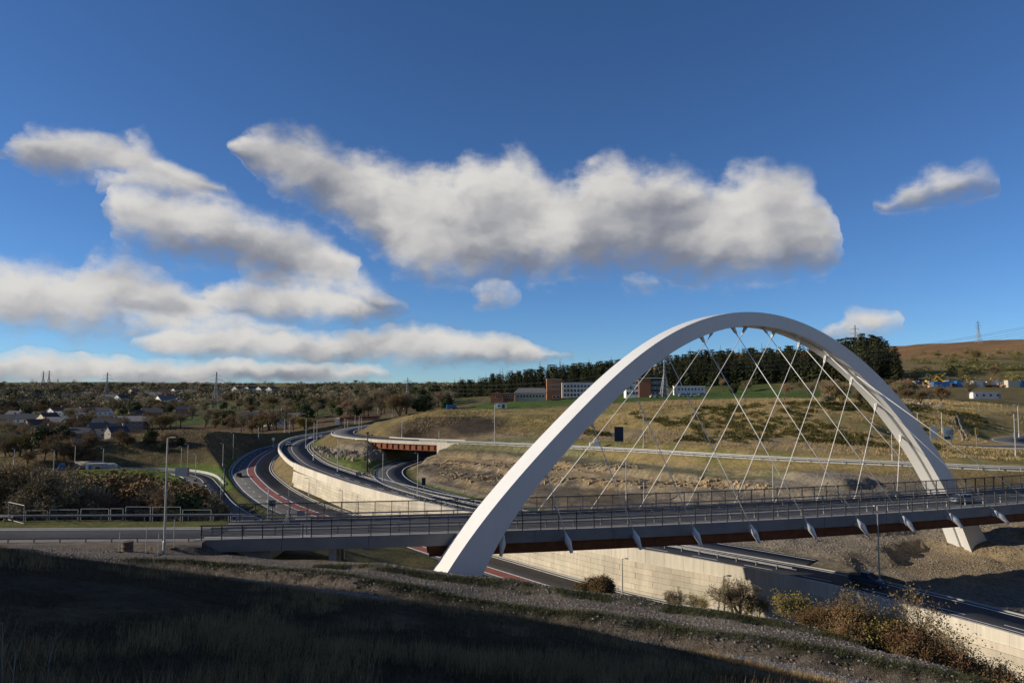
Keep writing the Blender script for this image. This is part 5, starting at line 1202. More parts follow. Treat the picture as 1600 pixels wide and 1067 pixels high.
# ------------------------------------------------------------------ school on the plateau
def block(e, nm, c, d, mt): return MB().box(c, d).build(nm, M[mt], e)
def at_px(px0, px1, y, zb=None):
    x0, x1 = XD(px0, y, 610), XD(px1, y, 610); x = (x0 + x1) / 2; z = ground(x, y) if zb is None else zb; return x, z, x1 - x0
def top_h(px, py, y, z): return D(px, py, y)[2] - z
def panes(e, w, h, z0, nx_, nz_, fy, ww, wh, x0=0.0):
    for i in range(nx_):
        for j in range(nz_): window(e, x0 - w / 2 + w * (i + .5) / nx_, fy, z0 + h * (j + .5) / nz_, ww, wh, 0)
x, z, w = at_px(854.5, 877.5, 375, D(866, 623, 375)[2]); h = top_h(866, 593, 375, z); e = empty('school_tower', (x, 375, z)); tag(e, 'square red brick school tower with small white windows', 'building')
block(e, 'wall', (0, 4, h / 2 - 1.5), (w, 8, h + 3), 'brick'); block(e, 'roof', (0, 4, h + .2), (w + .3, 8.3, .4), 'concrete'); panes(e, w * .72, h * .45, h * .36, 5, 2, 0, .75, .9); panes(e, w * .5, 1.6, .3, 2, 1, 0, 1.6, 1.4, w * .12)
x, z, w = at_px(878, 935, 385, D(900, 622, 385)[2]); h = top_h(900, 597.5, 385, z); e = empty('glazed_school_block', (x, 385, z)); tag(e, 'long white glazed school block right of the brick tower', 'building')
block(e, 'wall', (0, 4, h / 2 - 1.5), (w, 8, h + 3), 'render_white'); block(e, 'roof', (0, 4, h + .15), (w + .6, 8.6, .3), 'roof_grey'); panes(e, w * .94, h * .82, h * .08, 10, 3, 0, 1.35, 1.7)
x, z, w = at_px(803, 855, 362, D(830, 623, 362)[2]); h = top_h(830, 614, 362, z); hr = top_h(830, 606, 362, z); e = empty('school_hall', (x, 362, z)); tag(e, 'low school hall with wide grey roof left of the tower', 'building')
block(e, 'wall', (0, 5, h / 2 - 1.5), (w * .94, 10, h + 3), 'render_cream'); m2 = MB(); m2.add([(-w / 2, -.6, h), (w / 2, -.6, h), (w / 2, 10.6, h), (-w / 2, 10.6, h), (-w / 2 + 2.5, 5, hr), (w / 2 - 1, 5, hr)], [(0, 1, 5, 4), (1, 2, 5), (2, 3, 4, 5), (3, 0, 4), (3, 2, 1, 0)]); m2.build('roof', M['roof_grey'], e); panes(e, w * .85, h * .8, .2, 9, 1, 0, 1.1, 1.4)
x, z, w = at_px(767, 785, 350, D(776, 625, 350)[2]); h = top_h(776, 616, 350, z); e = empty('brick_annexe', (x, 350, z)); tag(e, 'small red brick gabled annexe at the left of the school', 'building')
block(e, 'wall', (0, 4, h / 2 - 1), (w, 8, h + 2), 'brick'); m2 = MB(); m2.add([(-w / 2 - .2, -.3, h), (w / 2 + .2, -.3, h), (0, -.3, h + 1.3), (-w / 2 - .2, 8.3, h), (w / 2 + .2, 8.3, h), (0, 8.3, h + 1.3)], [(0, 1, 2), (5, 4, 3), (0, 2, 5, 3), (1, 4, 5, 2), (0, 3, 4, 1)]); m2.build('roof', M['brick'], e); window(e, 0, 0, h * .6, 1.2, 1.0, 0)
x, z, w = at_px(786, 803, 356, D(795, 624, 356)[2]); e = empty('brick_link', (x, 356, z)); tag(e, 'low flat brick link building beside the annexe', 'building'); block(e, 'wall', (0, 4, .6), (w, 7, 4.4), 'brick'); block(e, 'roof', (0, 4, 2.9), (w + .4, 7.4, .25), 'roof_grey'); panes(e, w * .8, 1.6, .8, 2, 1, .5, 1.2, 1.2)
x, z, w = at_px(999, 1017, 345, D(1008, 619, 345)[2]); h = top_h(1008, 591, 345, z); e = empty('brick_stair_block', (x, 345, z)); tag(e, 'brick stair block with white glazed and dark wings inside the arch', 'building')
block(e, 'wall', (0, 4, h / 2 - 1), (w, 8, h + 2), 'brick'); block(e, 'roof', (1.5, 4, h + .18), (w + 9, 8.8, .3), 'render_white'); block(e, 'dark_wing', (w / 2 + 4, 4.3, h / 2 - 1.05), (8, 7, h + 1.9), 'slate'); block(e, 'glazed_wing', (-w / 2 - 3.2, 4.3, h / 2 - 1.05), (6.3, 7, h + 1.9), 'render_white')
for j in range(3):
    for i in range(4): window(e, -w / 2 - 5.6 + i * 1.5, .8, h * (.18 + .29 * j), 1.2, 1.5, 0)
    for i in range(4): window(e, w / 2 + 1.2 + i * 1.9, .8, h * (.18 + .29 * j), 1.5, 1.2, 0)
x, z, w = at_px(1056, 1102, 350, D(1080, 611.5, 350)[2]); h = top_h(1080, 603.5, 350, z); e = empty('long_white_hut', (x, 350, z)); tag(e, 'long low white hut with a row of dark windows inside the arch', 'building'); block(e, 'wall', (0, 3, h / 2 - 1), (w, 6, h + 2), 'render_white'); block(e, 'roof', (0, 3, h + .12), (w + .4, 6.4, .24), 'render_white'); panes(e, w * .9, h * .7, h * .1, 8, 1, 0, .9, 1.1)
x, z, w = at_px(774, 792, 262, D(783, 639, 262)[2]); e = empty('white_cabin', (x, 262, z)); tag(e, 'small white flat roofed cabin on the school field', 'building'); block(e, 'wall', (0, 2, .6), (w, 4, 3.2), 'render_white'); block(e, 'roof', (0, 2, 2.3), (w + .3, 4.3, .2), 'roof_grey'); MB().box((w * .2, -.02, .8), (1.0, .1, 1.9)).build('door', M['slate'], e); window(e, -w * .2, 0, 1.2, .9, .8, 0)

# ------------------------------------------------------------------ vehicles
for nm, c in (('paint_blue', (.022, .060, .095)), ('paint_dark', (.02, .022, .025)), ('paint_silver', (.32, .33, .34)), ('paint_vanwhite', (.62, .62, .60)), ('paint_yellow', (.48, .31, .02)), ('paint_red', (.30, .03, .025)), ('paint_cobalt', (.02, .13, .33)), ('paint_cream', (.5, .46, .34)), ('paint_orange', (.42, .14, .03))): mat(nm, c, .32, .06, 1.5, spec=.5)
mat('rim', (.45, .45, .45), .35, .05, metal=.6); mat('lens', (.55, .53, .48), .2, .05); mat('tail', (.30, .02, .02), .3, .05)
tyre_m = MB().lathe([(.20, -.11), (.32, -.11), (.345, -.07), (.345, .07), (.32, .11), (.20, .11)], 16).mesh('tyre', M['tyre'], True); rim_m = MB().lathe([(.05, -.115), (.20, -.10), (.205, .10), (.05, .115)], 12).mesh('rim', M['rim'])
def loft(mb_, secs):                    # secs: list of (x, halfwidth_bottom, z0, halfwidth_top, z1)
    vs = []
    for x, wb, z0, wt, z1 in secs: vs += [(x, -wb, z0), (x, wb, z0), (x, wb * 1.02, (z0 * .55 + z1 * .45)), (x, wt, z1), (x, -wt, z1), (x, -wb * 1.02, (z0 * .55 + z1 * .45))]
    n = 6; fs = [(k * n + i, k * n + (i + 1) % n, (k + 1) * n + (i + 1) % n, (k + 1) * n + i) for k in range(len(secs) - 1) for i in range(n)] + [tuple(range(n))[::-1], tuple(range((len(secs) - 1) * n, len(secs) * n))]
    return mb_.add(vs, fs)
def vehicle(name, p, rz, paint, label, kind_='car', group=None, cat=None, sc=1.0):
    e = empty(name, p, rz); e.scale = (sc,) * 3; tag(e, label, cat or kind_, group)
    if kind_ == 'pickup':
        Lf, Lr, hw = 2.6, -2.6, .90; body = [(-2.6, .80, .50, .78, 1.02), (-2.45, .88, .38, .88, 1.08), (-1.2, .90, .36, .89, 1.08), (.9, .90, .36, .88, 1.06), (1.2, .90, .36, .86, 1.04), (2.2, .88, .36, .80, .96), (2.6, .76, .45, .70, .80)]
        cab = [(-.95, .80, 1.05, .64, 1.70), (-.75, .82, 1.05, .68, 1.78), (.35, .82, 1.05, .66, 1.78), (1.35, .80, 1.02, .70, 1.08)]; ax_ = (-1.6, 1.65); top = 1.78
    elif kind_ == 'van':
        body = [(-2.6, .86, .45, .84, 2.1), (-2.5, .92, .35, .86, 2.2), (1.0, .92, .35, .86, 2.2), (1.7, .92, .35, .84, 1.6), (1.75, .92, .35, .86, 1.25), (2.5, .86, .4, .80, 1.02), (2.6, .8, .5, .7, .8)]; cab = None; ax_ = (-1.6, 1.6)
    else:
        body = [(-2.1, .74, .50, .70, .85), (-2.0, .82, .34, .82, .92), (-1.0, .86, .30, .85, .95), (.9, .86, .30, .84, .92), (1.8, .83, .32, .76, .80), (2.1, .70, .42, .62, .62)]
        cab = [(-1.75, .76, .90, .60, 1.05), (-1.3, .78, .92, .60, 1.40), (-.3, .78, .92, .60, 1.46), (.35, .78, .92, .60, 1.42), (1.15, .76, .90, .66, .95)]; ax_ = (-1.3, 1.35)
    loft(MB(), body).build('body', M[paint], e)
    if cab:
        c_ = loft(MB(), cab).build('cabin', M['glass'], e); xa, xb = cab[1][0], cab[-2][0]; zt = cab[1][4]
        MB().box(((xa + xb) / 2, 0, zt + .015), (xb - xa + .25, 1.30, .05)).build('roof', M[paint], c_)
        m2 = MB()
        for s in (-1, 1):
            for xq in (cab[0][0] + .12, (xa + xb) / 2, cab[-2][0] + .1): m2.beam((xq + .05, s * .81, 1.0 if kind_ == 'pickup' else .9), (xq, s * .655, zt), .07, .05)
        m2.build('pillar', M[paint], c_)
    else:
        m2 = MB(); m2.add([(1.02, -.78, 2.1), (1.02, .78, 2.1), (1.73, .8, 1.3), (1.73, -.8, 1.3)], [(0, 1, 2, 3)]); m2.box((1.2, -.885, 1.55), (.7, .03, .5)); m2.box((1.2, .885, 1.55), (.7, .03, .5)); m2.v = [(a + .03, b, c + .02) if k < 4 else (a, b, c) for k, (a, b, c) in enumerate(m2.v)]; m2.build('windscreen', M['glass'], e)
    if kind_ == 'pickup':
        MB().box((-1.72, 0, 1.14), (1.55, 1.62, .14)).build('bed_cover', M['black'], e); m2 = MB(); m2.bar((-1.0, -.75, 1.15), (-1.0, -.62, 1.72), .035); m2.bar((-1.0, .75, 1.15), (-1.0, .62, 1.72), .035); m2.build('roll_bar', M['black'], e)
    for xw in ax_:
        for s in (-1, 1):
            wh = obj('wheel', tyre_m, e, (xw, s * .80, .34), (R(90), 0, 0)); obj('rim', rim_m, wh)
    xf, xr = body[-1][0], body[0][0]
    for s in (-1, 1): MB().box((xf - .12, s * .60, .70 if kind_ != 'pickup' else .80), (.18, .26, .16)).build('headlight', M['lens'], e); MB().box((xr + .06, s * .66, .78 if kind_ == 'car' else .95), (.10, .18, .22)).build('tail_light', M['tail'], e)
    return e
def on_line(L, s, o):
    d = np.concatenate([[0], np.cumsum(np.linalg.norm(np.diff(L[:, :2], axis=0), axis=1))]); n = normals(L); p = [np.interp(s, d, L[:, j]) for j in range(3)]; q = [np.interp(s, d, n[:, j]) for j in range(2)]
    return (p[0] + q[0] * o, p[1] + q[1] * o, p[2] + .012), math.atan2(-q[0], q[1])
def near_s(L, px, yr):
    d = np.concatenate([[0], np.cumsum(np.linalg.norm(np.diff(L[:, :2], axis=0), axis=1))]); k = [(abs(800 + q[0] / q[1] * 1100 - px), i) for i, q in enumerate(L) if yr[0] < q[1] < yr[1]]; return d[min(k)[1]]
p, rz = on_line(B_c, near_s(offset(B_c, 2.0), 1388, (50, 85)), 2.0); vehicle('pickup_truck', p, rz, 'paint_blue', 'dark blue double cab pickup on the road under the bridge', 'pickup', cat='pickup', sc=.66)
p, rz = on_line(A_c, near_s(offset(A_c, -3.0), 371, (172, 210)) + 8, -3.4); vehicle('car', p, rz + math.pi, 'paint_dark', 'dark car on the lower carriageway by the red strip', sc=.75)
p, rz = on_line(B_c, near_s(B_c, 463, (205, 240)), -1.8); vehicle('car', p, rz, 'paint_silver', 'silver car entering the bend of the upper carriageway', sc=.75)
p, rz = on_line(B_c, near_s(B_c, 474, (228, 262)), 1.8); vehicle('car', p, rz + math.pi, 'paint_vanwhite', 'white car at the back of the upper bend', sc=.75)
p, rz = at_s(78.0, 3.2, -.02); vehicle('car', tuple(p), rz + math.pi, 'paint_silver', 'silver car on the deck beside the right arch leg', sc=.66)
EP = lambda px, o: on_line(E_c, near_s(offset(E_c, o), px, (165, 200)), o)
p, rz = EP(178, -1.2); vehicle('van', p, rz, 'paint_vanwhite', 'white van parked right of the site hut', 'van'); p, rz = EP(196, -1.2); vehicle('car', p, rz, 'paint_silver', 'silver car parked next to the white van', 'car'); p, rz = EP(116, 1.0); vehicle('van', p, rz, 'paint_cobalt', 'blue van parked left of the lorry', 'van')
p, rz = EP(142, -2.6); lo = empty('lorry', p, rz + math.pi); tag(lo, 'dark grey tanker lorry parked behind the shrubs', 'lorry')
MB().box((3.1, 0, 1.75), (1.8, 2.3, 2.2)).build('cab', M['paint_dark'], lo); MB().box((4.02, 0, 2.2), (.06, 2.0, .8)).build('windscreen', M['glass'], lo); MB().box((-.6, 0, .75), (7.4, 1.0, .3)).build('chassis', M['black'], lo)
tk = MB(); tk.bar((-4.0, 0, 1.95), (1.9, 0, 1.95), 1.0, 1.0, 14); tk.build('tank', M['stone_grey'], lo, True)
for xw in (2.9, -1.9, -3.1):
    for s in (-1, 1): wh = obj('wheel', tyre_m, lo, (xw, s * 1.0, .48), (R(90), 0, 0), (1.4, 1.4, 1.6)); obj('rim', rim_m, wh)
p, rz = EP(161, -4.6); e = empty('site_hut', p, .25); tag(e, 'pale blue and white site hut before the link road', 'hut'); MB().box((0, 0, 1.25), (4.2, 2.2, 2.5)).build('wall', M['paint_silver'], e); MB().box((-1.75, -1.12, 1.2), (.6, .06, 2.3)).build('end_panel', M['paint_vanwhite'], e); MB().box((-1.1, -1.12, 1.1), (.8, .05, 2.0)).build('door', M['paint_cobalt'], e); window(e, .7, -1.1, 1.5, 1.4, .9, 0); MB().box((0, 0, 2.56), (4.4, 2.4, .12)).build('roof', M['galv_light'], e)
k = 0
for px in (1023, 1030, 1068, 1076, 1085, 1098):
    x = XD(px, 300, 613); z = ground(x, 300); vehicle('car', (x, 300, z), .1, ('paint_vanwhite', 'paint_silver')[k % 2], f'{("white", "silver")[k % 2]} car, {ORD[k]} from the left in the school car park', 'car', 'cars in the school car park'); k += 1
x, y, z = hit(706, 640, 200); vehicle('van', (x, y, z), .3, 'paint_cobalt', 'blue and yellow lorry by the conifers left of the school', 'van', cat='lorry')
# ------------------------------------------------------------------ signs
mat('sign_back', (.30, .32, .33), .6, .05); mat('sign_blue', (.010, .018, .045), .5, .1); mat('sign_green', (.01, .10, .06), .5, .05); mat('sign_pale', (.50, .54, .52), .6, .05); mat('sign_yellow', (.55, .40, .05), .5, .05); mat('ink', (.015, .015, .02), .5, .05)
def sign(px, py, y, w, h, face, label, lift=None, posts=2, rz=0.0, parts=None, two_tone=None):
    x = XD(px, y, py); zc = D(px, py, y)[2]; z = ground(x, y); e = empty('road_sign', (x, y, z), rz); tag(e, label, 'sign'); c = zc - z
    MB().box((0, 0, c), (w, .06, h)).build('panel', M[face], e)
    for k in range(posts):
        q = 0 if posts == 1 else (-.32 + .64 * k) * w; MB().bar((q, .09, -.3), (q, .09, c + h * .45), .06, .06, 6).build('post', M['galv'], e)
    if parts: parts(e, c)
    return e
def ring(e, c):
    m2 = MB(); r = .42
    for k in range(11):
        a, b = R(-60 + k * 27), R(-60 + (k + 1) * 27); m2.beam((r * math.cos(a), -.045, c + .15 + r * math.sin(a)), (r * math.cos(b), -.045, c + .15 + r * math.sin(b)), .02, .13, (0, 1, 0))
    m2.box((0, -.045, c - .65), (.12, .02, .7)); m2.build('roundabout_symbol', M['ink'], e); MB().box((-.2, -.04, c - .95), (1.3, .02, .6)).build('route_patch', M['sign_green'], e)
    m3 = MB(); [m3.box((.75 + .1 * (k % 2), -.04, c + .75 - k * .28), (.8, .015, .1)) for k in range(4)]; m3.build('lettering', M['ink'], e)
sign(1459, 675, 148, 1.6, 2.5, 'sign_pale', 'plain pale sign board left of the roundabout sign'); sign(1481.5, 677, 148, 2.1, 2.4, 'sign_pale', 'roundabout sign with a ring symbol and green patch', parts=ring)
def stripes(e, c):
    m2 = MB(); [m2.box((0, -.045, c + .25 - .5 * k), (.34, .02, .3)) for k in range(2)]; m2.build('warning_triangle', M['tail'], e)
sign(1526, 674, 146, .65, 1.6, 'sign_yellow', 'narrow yellow sign board beside the roundabout road', posts=1, parts=stripes)
sign(1587, 680, 150, .9, 1.2, 'sign_back', 'small grey sign back at the far right lamp', posts=1)
sign(967, 678, 151, 1.9, 3.1, 'sign_blue', 'tall dark blue sign board on two posts inside the arch'); sign(662, 752, 128, .7, 1.3, 'sign_blue', 'small blue sign by the slip road', posts=1)
def back(e, c):
    m2 = MB(); [m2.box((1.45, -.04, c - .75 + k * .5), (.4, .03, .28)) for k in range(4)]; m2.build('red_studs', M['tail'], e)
sign(284.5, 737, 160, 3.1, 2.0, 'sign_back', 'wide grey sign back with red marks on the link road verge', parts=back)
def routemark(e, c):
    m2 = MB(); m2.beam((-.42, -.04, c - .28), (-.28, -.04, c + .3), .015, .07, (0, 1, 0)); m2.beam((-.14, -.04, c - .28), (-.28, -.04, c + .3), .015, .07, (0, 1, 0)); m2.box((-.28, -.04, c - .06), (.2, .015, .06))
    m2.box((.12, -.04, c), (.09, .015, .58)); m2.box((.36, -.04, c), (.09, .015, .58)); m2.build('lettering', M['paint_white'], e)
sign(425.5, 786, 118, 1.1, 1.0, 'sign_green', 'small green route sign beside the lower carriageway', posts=2, parts=routemark)
sign(427, 686, 235, .9, .9, 'sign_pale', 'little round pale sign at the top of the lower carriageway', posts=1); sign(501, 681, 214, .8, .8, 'sign_pale', 'tiny pale sign board behind the upper bend', posts=1)
for px, py, y, w, h, lab in ((932.5, 696, 155, 1.3, 1.3, 'white equipment cabinet beside the hill road barrier'), (923, 697, 155, .5, 1.0, 'narrow white post box left of the white cabinet'), (560, 741, 154, 1.0, .9, 'grey roadside cabinet on the verge before the rock face'), (569, 743, 153, .5, .9, 'thin grey cabinet beside the camera mast')):
    x = XD(px, y, py); z = ground(x, y); e = empty('cabinet', (x, y, z)); tag(e, lab, 'cabinet'); q = 'render_white' if 'white' in lab else 'stone_grey'; MB().box((0, 0, h / 2 - .1), (w, .6, h + .2)).build('body', M[q], e); MB().box((0, 0, h + .03), (w + .08, .68, .06)).build('lid', M[q], e); MB().box((0, -.31, h * .5), (w * .8, .03, h * .8)).build('door', M[q], e)
def box_sign(e, c): pass
# ------------------------------------------------------------------ mesh fence panels by the approach road
rod = 'galv_light'
def fence_panel(px0, px1, y0, y1, label, lean=0.0, h=1.75):
    a = Vector((XD(px0, y0, 800), y0, 0)); b = Vector((XD(px1, y1, 800), y1, 0)); zz = max(ground(a.x, a.y), ground(b.x, b.y)); e = empty('mesh_fence', (a.x, a.y, zz), math.atan2(b.y - a.y, b.x - a.x)); e.rotation_euler.x = lean; tag(e, label, 'fence', 'temporary mesh fence panels'); L = (b - a).length - .06
    m2 = MB()
    for s, t in (((.03, 0, .05), (.03, 0, h)), ((L, 0, .05), (L, 0, h)), ((.03, 0, h), (L, 0, h)), ((.03, 0, .12), (L, 0, .12))): m2.bar(s, t, .032, .032, 6)
    m2.build('frame', M[rod], e); m3 = MB()
    for k in range(1, int(L / .12)): m3.bar((k * .12, 0, .12), (k * .12, 0, h), .0035, .0035, 3)
    for k in range(1, 6): m3.bar((.03, 0, k * h / 6), (L, 0, k * h / 6), .0035, .0035, 3)
    m3.build('mesh', M['galv'], e); m4 = MB(); m4.box((.03, 0, .05), (.22, .6, .12)); m4.build('foot_block', M['black'], e)
FP = [(13, 38, 68, 66, .0), (40, 75, 69, 69, 0), (77, 123, 69, 69, 0), (126, 171, 69, 69, 0), (173, 194, 69, 69, .05), (196, 236, 69, 69, 0), (238, 283, 69, 69, 0), (285, 331, 69.5, 69.5, 0), (333, 358, 71, 71, 0), (360, 376, 72, 72, 0), (378, 400, 73, 73, 0)]
for k, q in enumerate(FP): fence_panel(*q[:4], f'temporary mesh fence panel, {ORD[k]} from the left behind the guardrail', q[4])
# loose things at the left bridge end
p = Vector((XD(199, 55.5, 850), 55.5, 0)); p.z = ground(p.x, p.y); e = empty('drum', tuple(p)); tag(e, 'rusty orange drum on the gravel left of the tall lamp', 'drum'); MB().lathe([(.42, 0), (.44, .1), (.42, .12), (.42, .38), (.44, .40), (.42, .42), (.42, .75), (.44, .77), (.40, .78)], 16).build('shell', M['roof_brown'], e, True); MB().lathe([(.39, .74), (.39, .755)], 16).build('lid', M['stone_grey'], e)
for px, y, h, lab in ((186, 54.5, 1.5, 'thin marker post left of the rusty drum'), (228, 55, 2.0, 'thin marker post right of the rusty drum'), (247, 53.5, 1.6, 'thin marker post on the gravel before the tall lamp'), (271, 57, 2.3, 'slim post right of the tall lamp')):
    x = XD(px, y, 850); z = ground(x, y); e = empty('marker_post', (x, y, z)); tag(e, lab, 'post', 'marker posts'); MB().bar((0, 0, -.2), (.03, 0, h), .03, .025, 6).build('stake', M['lamp_grey'], e); MB().box((0, 0, .02), (.35, .35, .08)).build('foot', M['black'], e)
# small survey frame on the left end of the deck
p, rz = at_s(6.5, 5.5, 0); e = empty('survey_frame', tuple(p), rz); tag(e, 'spindly metal frame standing on the left end of the deck', 'frame'); m2 = MB(); m2.bar((0, 0, 0), (0, 0, 3.4), .05); m2.build('mast', M['galv'], e); m2 = MB(); m2.beam((-1.0, 0, 2.9), (1.2, 0, 2.4), .06, .06); m2.beam((-.8, 0, 2.3), (1.3, 0, 2.7), .06, .06); m2.box((1.1, 0, 1.2), (.7, .06, .5)); m2.build('arms', M['galv'], e); m2 = MB(); [m2.bar((0, 0, 1.4), (math.cos(a) * .9, math.sin(a) * .9, 0), .03) for a in (.3, 2.4, 4.5)]; m2.build('tripod', M['galv'], e)

# ------------------------------------------------------------------ works yard on the right hillside
def container(px, py, w, h, paint, label, y=330, roof=None, win=0):
    x = XD(px, y, py); z = ground(x, y); e = empty('container', (x, y, z), random.uniform(-.1, .1)); tag(e, label, 'container'); MB().box((0, 0, h / 2), (w, 2.4, h)).build('shell', M[paint], e); m2 = MB(); [m2.box((-w / 2 + w * (k + .5) / 9, -1.22, h / 2), (w / 22, .06, h * .9)) for k in range(9)]; m2.build('corrugation', M[paint], e)
    MB().box((0, 0, h + .06), (w + .15, 2.55, .12)).build('roof', M[roof or paint], e)
    for k in range(win): window(e, -w * .38 + w * .76 * k / max(1, win - 1), -1.26, h * .58, 1.0, .9, 0)
    MB().box((w * .46, -1.24, h * .48), (.9 if w > 4 else .4, .06, h * .8)).build('door', M['galv'], e)
container(1471, 606, 8, 2.6, 'paint_cobalt', 'long blue container in the works yard'); container(1500, 605, 4, 2.9, 'paint_cobalt', 'short bright blue container in the works yard'); container(1527, 605, 5.5, 2.9, 'paint_vanwhite', 'white lorry box in the works yard', 331); container(1583, 604, 7, 3.3, 'paint_cream', 'cream container at the right of the works yard'); container(1600, 604, 5, 3.0, 'paint_cobalt', 'blue container at the right picture edge'); container(1539, 626, 10.4, 2.3, 'paint_vanwhite', 'long white site cabin below the works yard', 258, None, 4); container(1558, 603, 9, 2.6, 'paint_vanwhite', 'white and pink container among the scrap', 334, 'paint_red')
def digger(px, y, label, rz):
    x = XD(px, y, 600); z = ground(x, y); e = empty('excavator', (x, y, z), rz); tag(e, label, 'excavator'); m2 = MB(); [m2.box((0, s * 1.0, .4), (3.4, .5, .8)) for s in (-1, 1)]; m2.build('tracks', M['black'], e); MB().box((-.3, 0, 1.5), (2.8, 2.3, 1.2)).build('body', M['paint_yellow'], e); MB().box((.6, -.6, 2.5), (1.2, 1.0, 1.4)).build('cab', M['glass'], e); m2 = MB(); m2.beam((1.0, .2, 1.8), (3.4, .2, 4.2), .35, .4); m2.beam((3.4, .2, 4.2), (5.2, .2, 2.2), .3, .35); m2.build('boom', M['paint_yellow'], e); MB().box((5.3, .2, 1.7), (.9, 1.0, .8)).build('bucket', M['dark_steel'], e)
digger(1466, 352, 'yellow excavator with raised arm above the works yard', .2); digger(1477, 345, 'second yellow excavator beside the scrap heap', 2.8); digger(1542, 333, 'yellow machine parked right of the white lorry box', .3)
m2 = {q: MB() for q in ('paint_red', 'paint_vanwhite', 'paint_cobalt', 'paint_yellow', 'paint_orange', 'stone_grey', 'roof_brown')}
for k in range(420):
    px = random.choice([random.uniform(1415, 1480), random.uniform(1475, 1520), random.uniform(1540, 1600)]); y = random.uniform(330, 360); x = XD(px, y, 600); z = ground(x, y); s = random.uniform(.3, 1.3); random.choice(list(m2.values())).box((x, y, z + s * .4 + random.random() ** 3 * 1.6), (s * random.uniform(.6, 2), s, s * random.uniform(.4, 1)), random.uniform(0, 3))
for q, mm in m2.items():
    tag(mm.build('scrap_heap', M[q]), f"{q.replace('paint_', '').replace('vanwhite', 'white').replace('_', ' ')} scrap strewn over the hillside works yard", 'scrap', 'scrap in the works yard', 'stuff')
# stone drain channel down the bank and field posts
e = empty('drain_channel', hit(1497, 640, 150)); tag(e, 'straight stone lined drain running down the grassy bank', 'drain'); o = Vector(e.location); a = Vector(hit(1491, 648, 150)); b = Vector(hit(1508, 690, 130)); st = [MB() for _ in range(2)]
bed = MB()
for k in range(40):
    p = a.lerp(b, k / 39); p.z = ground(p.x, p.y)
    for s in (-1, 1): st[0].box((p.x - o.x + s * (.5 + random.uniform(-.1, .1)), p.y - o.y + random.uniform(-.2, .2), p.z - o.z + .12), (.26, .3, .22), random.uniform(0, 3), .8)
    bed.box((p.x - o.x, p.y - o.y, p.z - o.z + .02), (.6, 1.0, .1))
s_ = st[0].build('edge_stones', M['stone_grey'], e); s_['kind'] = 'stuff'; bed.build('bed', M['black'], e)
k = 0
for px in list(range(1005, 1235, 13)) + list(range(1520, 1600, 9)):
    p = hit(px, 634 if px < 1300 else 641, 165); f = obj('fence_post', MB().bar((0, 0, -.2), (0, 0, 1.25), .07, .06, 5).mesh('fence_post', M['bark_pale']), None, p); tag(f, 'plain wooden field post on the crest of the grassy bank', 'post', 'field posts along the bank')
# ------------------------------------------------------------------ rocks of the cuttings
mat('rock', (.22, .17, .105), .95, .35, .7, .6, 5, rand=.0, coord='World', col2=(.40, .295, .165), var2=.25, scale2=.25)
mat('rock_grey', (.21, .18, .14), .95, .3, .8, .6, 5, coord='World', col2=(.34, .29, .22), var2=.25, scale2=.25)
def rock_ledge(name, label, pts, n, mt, size=(.5, 1.1), tall=1.0):
    mb_ = MB()
    for k in range(n):
        t = random.random(); i = min(int(t * (len(pts) - 1)), len(pts) - 2); u = t * (len(pts) - 1) - i; px = pts[i][0] * (1 - u) + pts[i + 1][0] * u; py = pts[i][1] * (1 - u) + pts[i + 1][1] * u
        x, y, z = hit(px, py + random.gauss(0, pts[0][2]), 95); s = random.uniform(*size); b = len(mb_.v); mb_.box((x, y + .2, z - s * .14), (s * random.uniform(.7, 1.5), s, s * tall * random.uniform(.6, 1.2)), random.uniform(-.5, .5), random.uniform(.7, .95))
        for q in range(b, len(mb_.v)): v = mb_.v[q]; mb_.v[q] = (v[0] + random.uniform(-.12, .12), v[1] + random.uniform(-.12, .12), v[2] + random.uniform(-.1, .1))
    tag(mb_.build(name, M[mt]), label, 'rock', kind='stuff')
rock_ledge('rock_ledge', 'broken tan rock ledges low in the cutting behind the deck', [(690, 742, 2.5), (760, 748, 2), (860, 752, 2), (960, 757, 2), (1080, 758, 2), (1200, 764, 2)], 700, 'rock', (.25, .75))
rock_ledge('rock_ledge', 'upper band of tan rock in the cutting behind the deck', [(690, 730, 2.5), (800, 728, 2), (900, 733, 2), (1000, 730, 2.5)], 420, 'rock', (.2, .6))
rock_ledge('rock_face', 'jagged grey rock columns beside the girder bridge', [(494, 705, 3), (520, 711, 3), (550, 714, 3), (580, 716, 3), (600, 714, 3)], 420, 'rock_grey', (.35, .9), 2.0)
rock_ledge('rubble', 'pale rubble along the foot of the far gravel slope', [(1205, 862, 6), (1260, 872, 7), (1330, 886, 7), (1380, 893, 5)], 160, 'rock_grey', (.12, .4))
rock_ledge('loose_rock', 'loose stones scattered on the slope below the yard', [(1415, 628, 3), (1445, 632, 4), (1475, 634, 3)], 110, 'rock_grey', (.3, .9))

